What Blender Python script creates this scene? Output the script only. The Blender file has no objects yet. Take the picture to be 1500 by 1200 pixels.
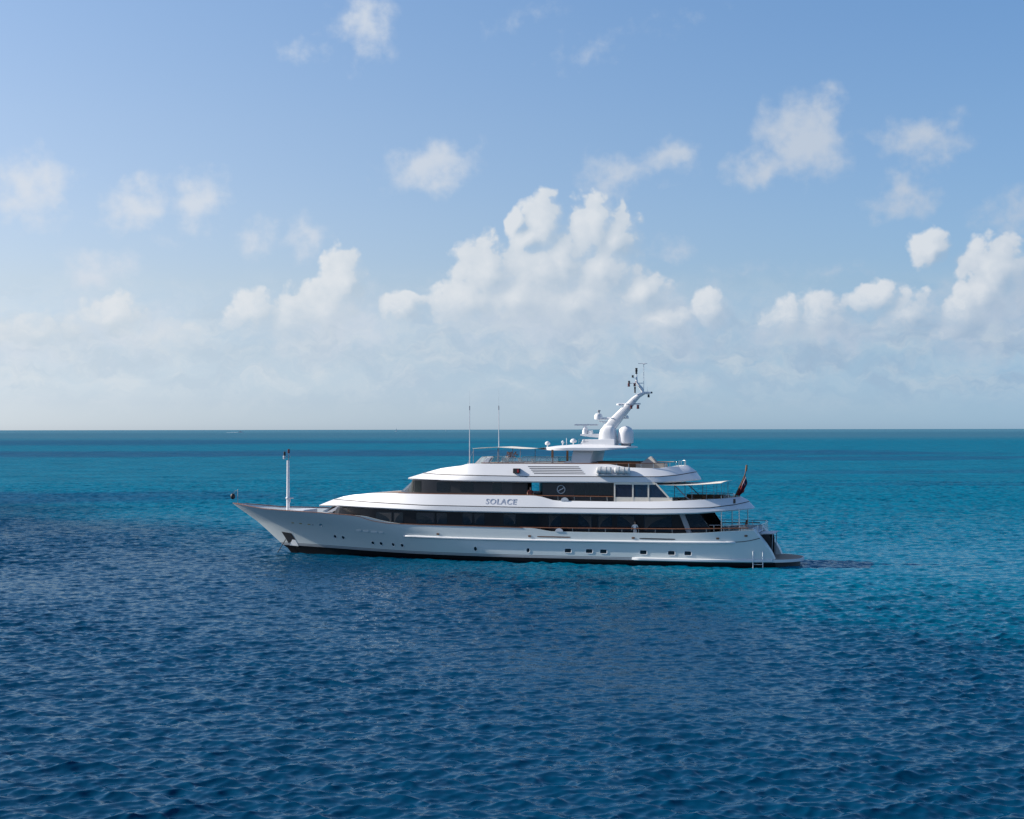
import bpy, bmesh, math, random
import numpy as np
from mathutils import Vector, Matrix
random.seed(7)
SC = bpy.context.scene
COL = SC.collection

# ------------------------------------------------------------------ camera
FPX, CAM_H = 2200.0, 12.0
PITCH, ROLL = 0.013272, 0.0014
cd = bpy.data.cameras.new("camera"); cam = bpy.data.objects.new("camera", cd); COL.objects.link(cam)
cd.sensor_width = 36.0; cd.lens = 36.0 * FPX / 1500.0; cd.clip_start = 0.5; cd.clip_end = 200000
Fv = Vector((0, math.cos(PITCH), math.sin(PITCH))); U0 = Vector((0, -math.sin(PITCH), math.cos(PITCH))); R0 = Vector((1, 0, 0))
Rv = R0 * math.cos(-ROLL) + U0 * math.sin(-ROLL); Uv = U0 * math.cos(-ROLL) - R0 * math.sin(-ROLL)
m = Matrix.Identity(4)
for i in range(3):
    m[i][0] = Rv[i]; m[i][1] = Uv[i]; m[i][2] = -Fv[i]
m[2][3] = CAM_H
cam.matrix_world = m
SC.camera = cam

# ------------------------------------------------------------------ light
SUN_EL = math.radians(30.0)
SUN_AZ_X, SUN_AZ_Y = -math.cos(math.radians(9)), math.sin(math.radians(9))     # from the left, a little beyond
SUN_STRENGTH, SKY_STRENGTH, EXPOSURE = 4.0, 0.09, 0.765
sd = Vector((SUN_AZ_X * math.cos(SUN_EL), SUN_AZ_Y * math.cos(SUN_EL), math.sin(SUN_EL)))
ld = bpy.data.lights.new("sun", 'SUN'); ld.energy = SUN_STRENGTH; ld.angle = math.radians(0.53); ld.color = (1.0, 0.93, 0.84)
sun = bpy.data.objects.new("sun", ld); COL.objects.link(sun)
sun.rotation_euler = sd.to_track_quat('Z', 'Y').to_euler()
SC.view_settings.view_transform = 'Standard'; SC.view_settings.look = 'None'
SC.view_settings.exposure = EXPOSURE; SC.view_settings.gamma = 1
SC.view_settings.use_curve_mapping = False
SC.cycles.use_denoising = True; SC.cycles.denoising_prefilter = 'ACCURATE'; SC.cycles.max_bounces = 8; SC.cycles.transparent_max_bounces = 12
SC.cycles.sample_clamp_indirect = 4.0; SC.cycles.caustics_reflective = False; SC.cycles.caustics_refractive = False

class NT:
    """small helper for node trees"""
    def __init__(s, tree): s.t = tree; s.n = tree.nodes; s.l = tree.links
    def new(s, typ, **kw):
        n = s.n.new(typ)
        for k, v in kw.items(): setattr(n, k, v)
        return n
    def put(s, sock, v):
        if hasattr(v, 'is_output'): s.l.new(v, sock)
        elif v is not None: sock.default_value = v
    def math(s, op, a, b=None, c=None, clamp=False):
        n = s.new('ShaderNodeMath', operation=op, use_clamp=clamp)
        for i, v in enumerate((a, b, c)):
            if v is not None: s.put(n.inputs[i], v)
        return n.outputs[0]
    def vmath(s, op, a, b=None, scale=None):
        n = s.new('ShaderNodeVectorMath', operation=op)
        s.put(n.inputs[0], a)
        if b is not None: s.put(n.inputs[1], b)
        if scale is not None: s.put(n.inputs['Scale'], scale)
        return n.outputs['Value'] if op in ('LENGTH', 'DOT_PRODUCT') else n.outputs[0]
    def sstep(s, v, a, b, lo=0.0, hi=1.0):
        n = s.new('ShaderNodeMapRange', interpolation_type='SMOOTHSTEP')
        s.put(n.inputs[0], v); s.put(n.inputs[1], a); s.put(n.inputs[2], b); s.put(n.inputs[3], lo); s.put(n.inputs[4], hi)
        return n.outputs[0]
    def mix(s, f, a, b, typ='MIX', clampf=True):
        n = s.new('ShaderNodeMix', data_type='RGBA', blend_type=typ); n.clamp_factor = clampf
        s.put(n.inputs[0], f); s.put(n.inputs[6], a); s.put(n.inputs[7], b)
        return n.outputs[2]
    def noise(s, vec, scale, detail=3, rough=0.5, dims='3D', dist=0.0):
        n = s.new('ShaderNodeTexNoise', noise_dimensions=dims)
        s.put(n.inputs['Vector'], vec)
        n.inputs['Scale'].default_value = scale; n.inputs['Detail'].default_value = detail
        n.inputs['Roughness'].default_value = rough; n.inputs['Distortion'].default_value = dist
        return n
    def comb(s, x, y, z):
        n = s.new('ShaderNodeCombineXYZ')
        for i, v in enumerate((x, y, z)): s.put(n.inputs[i], v)
        return n.outputs[0]
    def sep(s, v):
        n = s.new('ShaderNodeSeparateXYZ'); s.put(n.inputs[0], v); return n.outputs

def lin(r, g, b):
    f = lambda c: c / 12.92 if c <= 0.04045 else ((c + 0.055) / 1.055) ** 2.4
    return (f(r / 255), f(g / 255), f(b / 255), 1.0)

# ------------------------------------------------------------------ sky with clouds (all by direction: azimuth and elevation)
def ray_dir(px, py):
    return (Fv + Rv * ((px - 750) / FPX) - Uv * ((py - 600) / FPX)).normalized()
def azel(px, py):
    d = ray_dir(px, py)
    return math.atan2(d.x, d.y) * 22.0, math.asin(d.z) * 22.0        # 1 unit = 1/22 radian
# soft fair-weather scraps: x, y, rx, ry, tilt, strength
SOFT = [(532, 40, 62, 62, 20, .8), (440, 72, 34, 40, 30, .45), (632, 250, 92, 48, 14, .9), (900, 254, 78, 42, 8, .75),
        (985, 238, 52, 40, 20, .75), (1172, 200, 82, 84, -10, 1.05), (1205, 160, 34, 50, -20, .8), (1120, 245, 70, 34, 12, .8),
        (1352, 205, 80, 46, -8, .85), (1325, 292, 62, 42, 0, .75), (1478, 312, 62, 48, 20, .6), (200, 297, 66, 40, 18, .85),
        (292, 290, 56, 52, 30, .8), (45, 275, 70, 72, -30, .8), (20, 310, 70, 40, 0, .7), (372, 356, 40, 46, -30, .6), (448, 348, 50, 42, 35, .7),
        (138, 402, 66, 56, 0, .85), (985, 365, 36, 24, -20, .5), (860, 80, 80, 25, 15, .28), (760, 30, 70, 25, 10, .25), (1000, 30, 60, 25, 10, .2),
        (1100, 400, 70, 26, 5, .3), (1220, 405, 80, 24, 0, .3), (800, 455, 230, 95, 0, .95), (490, 475, 130, 75, 10, .9), (1440, 470, 120, 80, 0, .9), (1495, 440, 70, 80, 0, .85), (1200, 485, 190, 55, 0, .7), (980, 470, 130, 70, 0, .8), (180, 490, 160, 60, 0, .75), (20, 510, 110, 60, 0, .7), (250, 350, 50, 24, 20, .3)]
# crisp cumulus towers
HARD = [(796, 335, 42, 62, 0), (772, 350, 34, 30, 0), (757, 325, 22, 22, 0), (872, 338, 54, 60, -10), (900, 352, 44, 56, -20), (822, 385, 66, 74, 0), (880, 400, 80, 66, 0),
        (715, 402, 60, 62, 0), (680, 445, 70, 46, 20), (760, 440, 80, 60, 0), (840, 445, 120, 62, 0),
        (503, 415, 42, 58, 0), (478, 458, 66, 58, 0), (425, 475, 54, 54, 30), (370, 458, 46, 40, 0), (590, 450, 40, 28, 0),
        (942, 430, 50, 40, 10), (1040, 455, 34, 40, 0), (975, 475, 56, 36, 0), (1152, 472, 44, 40, 20), (1200, 470, 50, 46, 0), (1285, 440, 52, 28, 0), (1330, 460, 60, 40, 0),
        (1362, 366, 36, 32, 0), (1462, 400, 64, 60, 0), (1442, 430, 56, 60, 35), (1412, 465, 52, 44, 35), (1388, 492, 44, 28, 30), (800, 400, 90, 80, 0),
        (60, 490, 60, 34, 0), (160, 470, 66, 42, 10), (15, 505, 60, 36, 0), (250, 500, 60, 34, 0)]

world = bpy.data.worlds.new("World"); SC.world = world; world.use_nodes = True
W = NT(world.node_tree); W.n.clear()
def lobes(T, pos, table, row_k=1.0):
    acc = None
    for row in table:
        a, e = azel(row[0], row[1])
        mp = T.new('ShaderNodeMapping', vector_type='TEXTURE')
        T.put(mp.inputs['Vector'], pos)
        mp.inputs['Location'].default_value = (a, e, 0); mp.inputs['Rotation'].default_value = (0, 0, math.radians(row[4]))
        mp.inputs['Scale'].default_value = (row[2] / 100 * row_k, row[3] / 100 * row_k, 1)
        ln = T.vmath('LENGTH', mp.outputs[0])
        v = T.math('MULTIPLY_ADD', ln, -1.0, 1.0)
        if len(row) > 5: v = T.math('MULTIPLY', v, row[5])
        acc = v if acc is None else T.math('SMOOTH_MAX', acc, v, 0.22)
    return acc
# crisp cloud density as a node group, evaluated twice (here and a step towards the sun) for its shading
g = bpy.data.node_groups.new("cumulus_density", 'ShaderNodeTree')
g.interface.new_socket("P", in_out='INPUT', socket_type='NodeSocketVector')
g.interface.new_socket("D", in_out='OUTPUT', socket_type='NodeSocketFloat'); g.interface.new_socket("B", in_out='OUTPUT', socket_type='NodeSocketFloat')
G = NT(g); gi = G.new('NodeGroupInput'); go = G.new('NodeGroupOutput')
P = gi.outputs[0]
w1 = G.vmath('SUBTRACT', G.noise(P, 2.6, 2, 0.55).outputs['Color'], (0.5, 0.5, 0.5))
Pw = G.vmath('ADD', P, G.vmath('SCALE', w1, scale=0.17))
base = lobes(G, Pw, HARD, 1.22)
vo = G.new('ShaderNodeTexVoronoi', feature='SMOOTH_F1', voronoi_dimensions='2D'); G.put(vo.inputs['Vector'], Pw)
vo.inputs['Scale'].default_value = 3.4; vo.inputs['Detail'].default_value = 2.6; vo.inputs['Roughness'].default_value = 0.5; vo.inputs['Smoothness'].default_value = 0.5
bil = G.math('MULTIPLY_ADD', vo.outputs['Distance'], -0.50, 0.24)
fb = G.math('MULTIPLY_ADD', G.noise(Pw, 6.0, 5, 0.55).outputs['Fac'], 0.26, -0.13)
G.put(go.inputs[1], base); G.put(go.inputs[0], G.math('ADD', G.math('MULTIPLY_ADD', base, 1.75, -0.14), G.math('ADD', bil, fb)))

tc = W.new('ShaderNodeTexCoord'); D = tc.outputs['Generated']
dx, dy, dz = W.sep(D)[:3]
az = W.math('MULTIPLY', W.math('ARCTAN2', dx, dy), 22.0); el = W.math('MULTIPLY', W.math('ARCSINE', dz), 22.0)
P2 = W.comb(az, el, 0.0)
sky = W.new('ShaderNodeTexSky', sky_type='NISHITA'); sky.sun_disc = False
sky.sun_elevation = SUN_EL; sky.sun_rotation = math.atan2(SUN_AZ_X, SUN_AZ_Y)
sky.altitude = 10; sky.air_density = 1.0; sky.dust_density = 0.6; sky.ozone_density = 1.6
# the air low over the sea is paler and bluer-grey than the model's: multiply by elevation
elr = W.new('ShaderNodeMapRange'); W.put(elr.inputs[0], dz); elr.inputs[1].default_value = 0.0; elr.inputs[2].default_value = 0.32
rp = W.new('ShaderNodeValToRGB'); W.put(rp.inputs[0], elr.outputs[0])
SKY_GAIN = [(0.0, (0.661, 0.892, 1.532)), (0.013, (0.661, 0.892, 1.532)), (0.055, (0.598, 0.777, 1.327)), (0.155, (0.599, 0.691, 1.021)), (0.297, (0.731, 0.741, 0.895)), (0.44, (0.78, 0.79, 0.923)), (0.62, (0.809, 0.836, 0.96)), (0.865, (0.802, 0.88, 1.021)), (1.0, (0.802, 0.88, 1.021))]
cr = rp.color_ramp
cr.elements[0].position, cr.elements[0].color = SKY_GAIN[0][0], SKY_GAIN[0][1] + (1,)
cr.elements[1].position, cr.elements[1].color = SKY_GAIN[-1][0], SKY_GAIN[-1][1] + (1,)
for p, c in SKY_GAIN[1:-1]:
    e = cr.elements.new(p); e.color = c + (1,)
skyc = W.mix(1.0, sky.outputs[0], rp.outputs[0], 'MULTIPLY')
skyc = W.mix(1.0, skyc, W.mix(W.sstep(az, 12.0, -12.0), (0.74, 0.90, 0.97, 1), (1.16, 1.05, 0.95, 1)), 'MULTIPLY')   # paler on the sun's side
CLOUDS = True
if CLOUDS:
    # soft scraps
    ws = W.vmath('SUBTRACT', W.noise(P2, 1.8, 3, 0.55).outputs['Color'], (0.5, 0.5, 0.5))
    Ps = W.vmath('ADD', P2, W.vmath('SCALE', ws, scale=0.9))
    ds = lobes(W, Ps, SOFT)
    ds = W.math('ADD', ds, W.math('MULTIPLY_ADD', W.noise(P2, 3.2, 6, 0.6).outputs['Fac'], 0.9, -0.47))
    a_soft = W.math('MULTIPLY', W.sstep(ds, 0.0, 0.85), 0.95)
    # low band of distant cloud and haze
    nb = W.noise(W.vmath('MULTIPLY', Ps, (1.0, 1.7, 1.0)), 1.5, 6, 0.6).outputs['Fac']
    band = W.math('MULTIPLY', W.sstep(el, 0.05, 0.9), W.sstep(el, 2.5, 1.2))
    a_band = W.math('MULTIPLY', band, W.sstep(nb, 0.36, 0.68, 0.25, 0.8))
    # crisp towers
    e1 = W.new('ShaderNodeGroup'); e1.node_tree = g; W.put(e1.inputs[0], P2)
    e2 = W.new('ShaderNodeGroup'); e2.node_tree = g; W.put(e2.inputs[0], W.vmath('ADD', P2, (-0.13, 0.11, 0.0)))
    dh = e1.outputs[0]
    rel = W.math('SUBTRACT', dh, e2.outputs[0])
    relb = W.math('SUBTRACT', e1.outputs[1], e2.outputs[1])
    lit = W.math('ADD', W.math('MULTIPLY', relb, 1.0), W.math('MULTIPLY_ADD', rel, 0.42, 0.48), clamp=True)
    foot = W.sstep(W.math('ADD', el, W.math('MULTIPLY_ADD', nb, 1.5, -0.75)), 0.85, 2.0)
    edge = W.math('MULTIPLY_ADD', W.sstep(rel, 0.30, -0.30), 0.95, 0.38)
    a_hard = W.math('MULTIPLY', W.sstep(dh, 0.0, edge), W.math('MULTIPLY_ADD', foot, 0.96, 0.0))
    lit = W.math('MULTIPLY', lit, W.math('MULTIPLY_ADD', foot, 0.6, 0.4))
    sun_side = W.sstep(az, 8.0, -8.0)
    K = 1.0 / SKY_STRENGTH / 2 ** EXPOSURE
    sc = lambda c, k=1.0: tuple(v * K * k for v in c[:3]) + (1.0,)
    c_soft = W.mix(sun_side, sc(lin(186, 199, 216)), sc(lin(214, 222, 233)))
    nb2 = W.noise(W.vmath('MULTIPLY', Ps, (0.8, 2.2, 1.0)), 1.1, 5, 0.6).outputs['Fac']
    c_band = W.mix(W.sstep(nb2, 0.38, 0.62), W.mix(sun_side, sc(lin(152, 177, 203)), sc(lin(194, 209, 222))), W.mix(sun_side, sc(lin(184, 200, 214)), sc(lin(216, 224, 230))))
    c_shade = W.mix(sun_side, sc(lin(158, 181, 205)), sc(lin(194, 208, 220)))
    c_lit = W.mix(sun_side, sc(lin(217, 223, 230)), sc(lin(224, 229, 234)))
    skyc = W.mix(a_soft, skyc, c_soft)
    skyc = W.mix(a_band, skyc, c_band)
    skyc = W.mix(a_hard, skyc, W.mix(lit, c_shade, c_lit))
bg = W.new('ShaderNodeBackground'); W.put(bg.inputs[0], skyc); bg.inputs[1].default_value = SKY_STRENGTH
wo = W.new('ShaderNodeOutputWorld'); W.l.new(bg.outputs[0], wo.inputs[0])

# ------------------------------------------------------------------ materials
MATS = {}
def mat(name, color, rough=0.5, metal=0.0, var=0.06, vscale=3.0, coat=0.0, spec=0.5, emission=None):
    if name in MATS: return MATS[name]
    M = bpy.data.materials.new(name); M.use_nodes = True
    T = NT(M.node_tree); b = T.n['Principled BSDF']
    co = T.new('ShaderNodeTexCoord').outputs['Object']
    nz = T.noise(co, vscale, 4, 0.6).outputs['Fac']
    k = T.math('MULTIPLY_ADD', nz, 2 * var, 1.0 - var)
    c = T.vmath('SCALE', tuple(color[:3]), scale=k)
    T.put(b.inputs['Base Color'], c)
    T.put(b.inputs['Roughness'], T.math('MULTIPLY_ADD', nz, 0.12, rough - 0.06))
    b.inputs['Metallic'].default_value = metal
    b.inputs['Coat Weight'].default_value = coat; b.inputs['Coat Roughness'].default_value = 0.16
    b.inputs['Specular IOR Level'].default_value = spec
    MATS[name] = M
    return M
WHITE = mat('white_gelcoat', (0.70, 0.705, 0.715), 0.45, var=0.02, vscale=0.6)
TEAK = mat('varnished_teak', (0.18, 0.07, 0.034), 0.45, var=0.3, vscale=8)
TEAKDECK = mat('teak_deck', (0.30, 0.22, 0.16), 0.7, var=0.2, vscale=6)
GLASSY = mat('dark_glazing', (0.011, 0.012, 0.015), 0.16, var=0.3, vscale=0.8, spec=0.3)
PANE = mat('tinted_pane', (0.006, 0.009, 0.014), 0.04, var=0.3, vscale=0.8, spec=0.7)
PANEL = mat('charcoal_panel', (0.022, 0.024, 0.030), 0.35, var=0.15, vscale=0.7)
BLACK = mat('matt_black', (0.012, 0.013, 0.016), 0.55, var=0.2)
GREY = mat('grey_paint', (0.28, 0.30, 0.33), 0.5)
LIGHTGREY = mat('light_grey_paint', (0.55, 0.57, 0.60), 0.45)
STEEL = mat('stainless_steel', (0.60, 0.60, 0.60), 0.25, metal=1.0)
CANVAS = mat('cream_canvas', (0.74, 0.68, 0.58), 0.85, var=0.08, vscale=4)
CUSHION = mat('pale_cushion', (0.68, 0.64, 0.56), 0.9, var=0.1, vscale=5)
BROWN = mat('brown_wicker', (0.16, 0.08, 0.04), 0.7, var=0.3, vscale=9)
DARKLINE = mat('dark_brown_line', (0.05, 0.035, 0.035), 0.6)
RED = mat('red_cloth', (0.40, 0.02, 0.025), 0.8, var=0.15)
BLUE = mat('navy_cloth', (0.012, 0.02, 0.10), 0.8)
LETTER = mat('grey_blue_letter', (0.33, 0.36, 0.44), 0.4)
GOLD = mat('gold_leaf', (0.55, 0.38, 0.14), 0.4, metal=0.4)
SKIN = mat('skin', (0.45, 0.26, 0.18), 0.6)
HAIR = mat('dark_hair', (0.03, 0.018, 0.012), 0.7)
SHIRT = mat('white_cotton', (0.78, 0.78, 0.77), 0.9)
CLEAR = None
def clear_glass():
    M = bpy.data.materials.new('clear_windscreen'); M.use_nodes = True
    T = NT(M.node_tree); b = T.n['Principled BSDF']
    b.inputs['Base Color'].default_value = (0.55, 0.66, 0.70, 1); b.inputs['Roughness'].default_value = 0.05
    tr = T.new('ShaderNodeBsdfTransparent'); tr.inputs[0].default_value = (0.80, 0.87, 0.88, 1)
    nz = T.noise(T.new('ShaderNodeTexCoord').outputs['Object'], 1.5, 2).outputs['Fac']
    mx = T.new('ShaderNodeMixShader'); T.put(mx.inputs[0], T.math('MULTIPLY_ADD', nz, 0.1, 0.22))
    T.l.new(tr.outputs[0], mx.inputs[1]); T.l.new(b.outputs[0], mx.inputs[2])
    T.l.new(mx.outputs[0], T.n['Material Output'].inputs[0])
    return M
CLEAR = clear_glass()

# ------------------------------------------------------------------ mesh helpers
class MB:
    def __init__(s): s.v = []; s.f = []; s.mi = []
    def add(s, vs, fs, mi=0):
        o = len(s.v); s.v += [tuple(p) for p in vs]
        for f in fs: s.f.append(tuple(i + o for i in f)); s.mi.append(mi)
    def box(s, x0, x1, y0, y1, z0, z1, mi=0):
        s.add([(x0, y0, z0), (x1, y0, z0), (x1, y1, z0), (x0, y1, z0), (x0, y0, z1), (x1, y0, z1), (x1, y1, z1), (x0, y1, z1)],
              [(0, 3, 2, 1), (4, 5, 6, 7), (0, 1, 5, 4), (1, 2, 6, 5), (2, 3, 7, 6), (3, 0, 4, 7)], mi)
    def prism(s, pts, y0, y1, mi=0, lean=0.0, zref=0.0):
        """polygon in s-z, extruded in y; lean moves both faces towards the centreline with height"""
        n = len(pts); L = lambda y, z: y - math.copysign(lean * (z - zref), y) if y else y
        vs = [(a, L(y0, b), b) for a, b in pts] + [(a, L(y1, b), b) for a, b in pts]
        s.add(vs, [tuple(range(n)), tuple(range(2 * n - 1, n - 1, -1))] + [(i, (i + 1) % n + 0, (i + 1) % n + n, i + n)[::-1] for i in range(n)], mi)
    def slab(s, pts, z0, z1, mi=0):
        """polygon in s-y, extruded in z"""
        n = len(pts)
        s.add([(a, b, z0) for a, b in pts] + [(a, b, z1) for a, b in pts],
              [tuple(range(n))[::-1], tuple(range(n, 2 * n))] + [(i, (i + 1) % n, (i + 1) % n + n, i + n) for i in range(n)], mi)
    def tube(s, pts, r, n=8, mi=0, cap=True):
        pts = [Vector(p) for p in pts]; rs = r if isinstance(r, (list, tuple)) else [r] * len(pts)
        vs = []; fs = []
        for i, p in enumerate(pts):
            d = (pts[min(i + 1, len(pts) - 1)] - pts[max(i - 1, 0)]).normalized()
            a = d.cross(Vector((0, 1, 0)) if abs(d.y) < 0.9 else Vector((1, 0, 0))).normalized(); b = d.cross(a)
            for k in range(n):
                t = 2 * math.pi * k / n; vs.append(p + (a * math.cos(t) + b * math.sin(t)) * rs[i])
        for i in range(len(pts) - 1):
            for k in range(n): fs.append((i * n + k, i * n + (k + 1) % n, (i + 1) * n + (k + 1) % n, (i + 1) * n + k)[::-1])
        if cap: fs.append(tuple(range(n))); fs.append(tuple(range((len(pts) - 1) * n, len(pts) * n))[::-1])
        s.add(vs, fs, mi)
    def lathe(s, prof, c=(0, 0, 0), n=24, mi=0, axis='z'):
        vs = []; fs = []
        for r, h in prof:
            for k in range(n):
                t = 2 * math.pi * k / n; a, b = r * math.cos(t), r * math.sin(t)
                vs.append({'z': (a + c[0], b + c[1], h + c[2]), 'y': (a + c[0], h + c[1], b + c[2]), 'x': (h + c[0], a + c[1], b + c[2])}[axis])
        for i in range(len(prof) - 1):
            for k in range(n): fs.append((i * n + k, i * n + (k + 1) % n, (i + 1) * n + (k + 1) % n, (i + 1) * n + k))
        fs.append(tuple(range(n))[::-1]); fs.append(tuple(range((len(prof) - 1) * n, len(prof) * n)))
        s.add(vs, fs, mi)
    def grid(s, rows, mi=0, flip=False, mrow=None):
        """rows: list of equally long point lists"""
        n = len(rows[0]); vs = [p for r in rows for p in r]; o = len(s.v); s.v += [tuple(p) for p in vs]
        for i in range(len(rows) - 1):
            for k in range(n - 1):
                f = (o + i * n + k, o + i * n + k + 1, o + (i + 1) * n + k + 1, o + (i + 1) * n + k)
                s.f.append(f[::-1] if flip else f); s.mi.append(mrow[i] if mrow else mi)
    def ball(s, c, r, n=12, mi=0, sq=(1, 1, 1)):
        pr = [(max(1e-3, math.sin(math.pi * i / n)) * r, -math.cos(math.pi * i / n) * r) for i in range(n + 1)]
        o = len(s.v); s.lathe(pr, (0, 0, 0), 2 * n, mi)
        for i in range(o, len(s.v)): p = s.v[i]; s.v[i] = (p[0] * sq[0] + c[0], p[1] * sq[1] + c[1], p[2] * sq[2] + c[2])
    def build(s, name, mats, parent=None, smooth=35, bevel=0.0, fixn=True):
        me = bpy.data.meshes.new(name); me.from_pydata(s.v, [], s.f)
        ms = mats if isinstance(mats, (list, tuple)) else [mats]
        for q in ms: me.materials.append(q)
        me.polygons.foreach_set('material_index', s.mi)
        bm = bmesh.new(); bm.from_mesh(me)
        bmesh.ops.remove_doubles(bm, verts=bm.verts, dist=1e-4)
        bmesh.ops.dissolve_degenerate(bm, edges=bm.edges, dist=1e-5)
        if fixn: bmesh.ops.recalc_face_normals(bm, faces=bm.faces)
        if bevel:
            es = [e for e in bm.edges if len(e.link_faces) == 2 and e.calc_face_angle(0) > math.radians(40)]
            bmesh.ops.bevel(bm, geom=es, offset=bevel, segments=2, affect='EDGES', clamp_overlap=True)
        bm.to_mesh(me); bm.free()
        if smooth:
            me.polygons.foreach_set('use_smooth', [True] * len(me.polygons)); me.set_sharp_from_angle(angle=math.radians(smooth))
        o = bpy.data.objects.new(name, me); COL.objects.link(o)
        if parent is not None: o.parent = parent
        return o
def tag(o, label=None, cat=None, group=None, kind=None):
    if label: o['label'] = label
    if cat: o['category'] = cat
    if group: o['group'] = group
    if kind: o['kind'] = kind
    return o
def empty(name, label, cat, loc=(0, 0, 0), rz=0.0, group=None):
    o = bpy.data.objects.new(name, None); COL.objects.link(o); o.empty_display_size = 0.3
    o.location = loc; o.rotation_euler = (0, 0, rz)
    return tag(o, label, cat, group)
def dup(o, loc, rz, label, parent=None):
    r = o.copy(); COL.objects.link(r); r.location = loc; r.rotation_euler = (0, 0, rz); r['label'] = label
    for ch in list(o.children):
        c = ch.copy(); COL.objects.link(c); c.parent = r
        for gch in list(ch.children):
            d = gch.copy(); COL.objects.link(d); d.parent = c
    return r
def itp(tab, x):
    return float(np.interp(x, [a for a, b in tab], [b for a, b in tab]))
def sm(t): t = min(1.0, max(0.0, t)); return t * t * (3 - 2 * t)

# ------------------------------------------------------------------ sea
SHIP = (-27.648, 148.756, 0.0); PSI = math.radians(16.66)
def ship_world(s, y, z=0.0):
    return (SHIP[0] + s * math.cos(PSI) + y * math.sin(PSI), SHIP[1] - s * math.sin(PSI) + y * math.cos(PSI), z)
def build_sea():
    rng = np.random.default_rng(11)
    th = np.concatenate([np.radians(np.linspace(-180, -27, 40, endpoint=False)), np.radians(np.linspace(-27, 27, 1250, endpoint=False)), np.radians(np.linspace(27, 180, 41))])
    r = np.concatenate([np.geomspace(0.5, 36, 40, endpoint=False), np.geomspace(36, 360, 1450, endpoint=False), np.geomspace(360, 120000, 160)])
    R, TH = np.meshgrid(r, th, indexing='ij')
    X = (R * np.sin(TH)).ravel(); Y = (R * np.cos(TH)).ravel()
    dr = np.gradient(r)[:, None] * np.ones_like(TH); dt = R * np.gradient(th)[None, :]
    sp = np.maximum(dr, dt).ravel().astype(np.float32)
    X0 = X.astype(np.float32); Y0 = Y.astype(np.float32)
    Z = np.zeros_like(X0); OX = np.zeros_like(X0); OY = np.zeros_like(X0)
    wind = math.radians(-76)
    near = np.where(sp < 3.0)[0]
    x, y, s_ = X0[near], Y0[near], sp[near]
    z = np.zeros_like(x); ox = np.zeros_like(x); oy = np.zeros_like(x)
    for i in range(110):
        lam = 0.36 * (5.0 / 0.36) ** ((i + rng.random()) / 110)
        a = wind + rng.normal(0, 0.6)
        slope = WAVE_SLOPE * (1.15 if lam < 1.1 else 1.0 if lam < 1.6 else (1.6 / lam) ** 1.5)
        k = 2 * math.pi / lam; A = slope / k
        f = np.clip((lam / s_ - 1.6) / 1.6, 0, 1)
        ph = k * (x * math.cos(a) + y * math.sin(a)) + rng.random() * 6.283
        c, sn = np.cos(ph), np.sin(ph)
        z += A * f * c; ox -= 0.9 * A * f * sn * math.cos(a); oy -= 0.9 * A * f * sn * math.sin(a)
    # patches of stronger and weaker breeze
    def vn(px, py):
        return np.sin(px) * np.sin(py)
    gst = 0.86 + 0.26 * vn(x / 9.1 + 1, y / 17.0) + 0.2 * vn(x / 4.3 + y / 11.0, y / 7.7 + 2) + 0.22 * vn(x / 21.0 + y / 37.0, y / 26.0 + 1)
    Z[near] = z * gst; OX[near] = ox * gst; OY[near] = oy * gst
    co = np.stack([X + OX, Y + OY, Z], 1).astype(np.float32)
    nr, nt = R.shape
    idx = np.arange(nr * nt).reshape(nr, nt)
    a = idx[:-1, :-1].ravel(); b = idx[:-1, 1:].ravel(); c = idx[1:, 1:].ravel(); d = idx[1:, :-1].ravel()
    q = np.stack([a, b, c, d], 1)[:, ::-1]
    me = bpy.data.meshes.new('sea'); n = len(q)
    me.vertices.add(len(co)); me.vertices.foreach_set('co', co.ravel())
    me.loops.add(n * 4); me.loops.foreach_set('vertex_index', q.ravel().astype(np.int32))
    me.polygons.add(n); me.polygons.foreach_set('loop_start', np.arange(0, n * 4, 4, dtype=np.int32))
    me.update(calc_edges=True)
    me.polygons.foreach_set('use_smooth', np.ones(n, dtype=bool))
    if me.polygons[0].normal.z < 0: me.flip_normals()
    o = bpy.data.objects.new('sea', me); COL.objects.link(o); tag(o, kind='structure')
    o['label'] = 'blue open sea turning turquoise towards the right and the horizon'
    return o
WAVE_SLOPE = 0.040
sea = build_sea()
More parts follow.
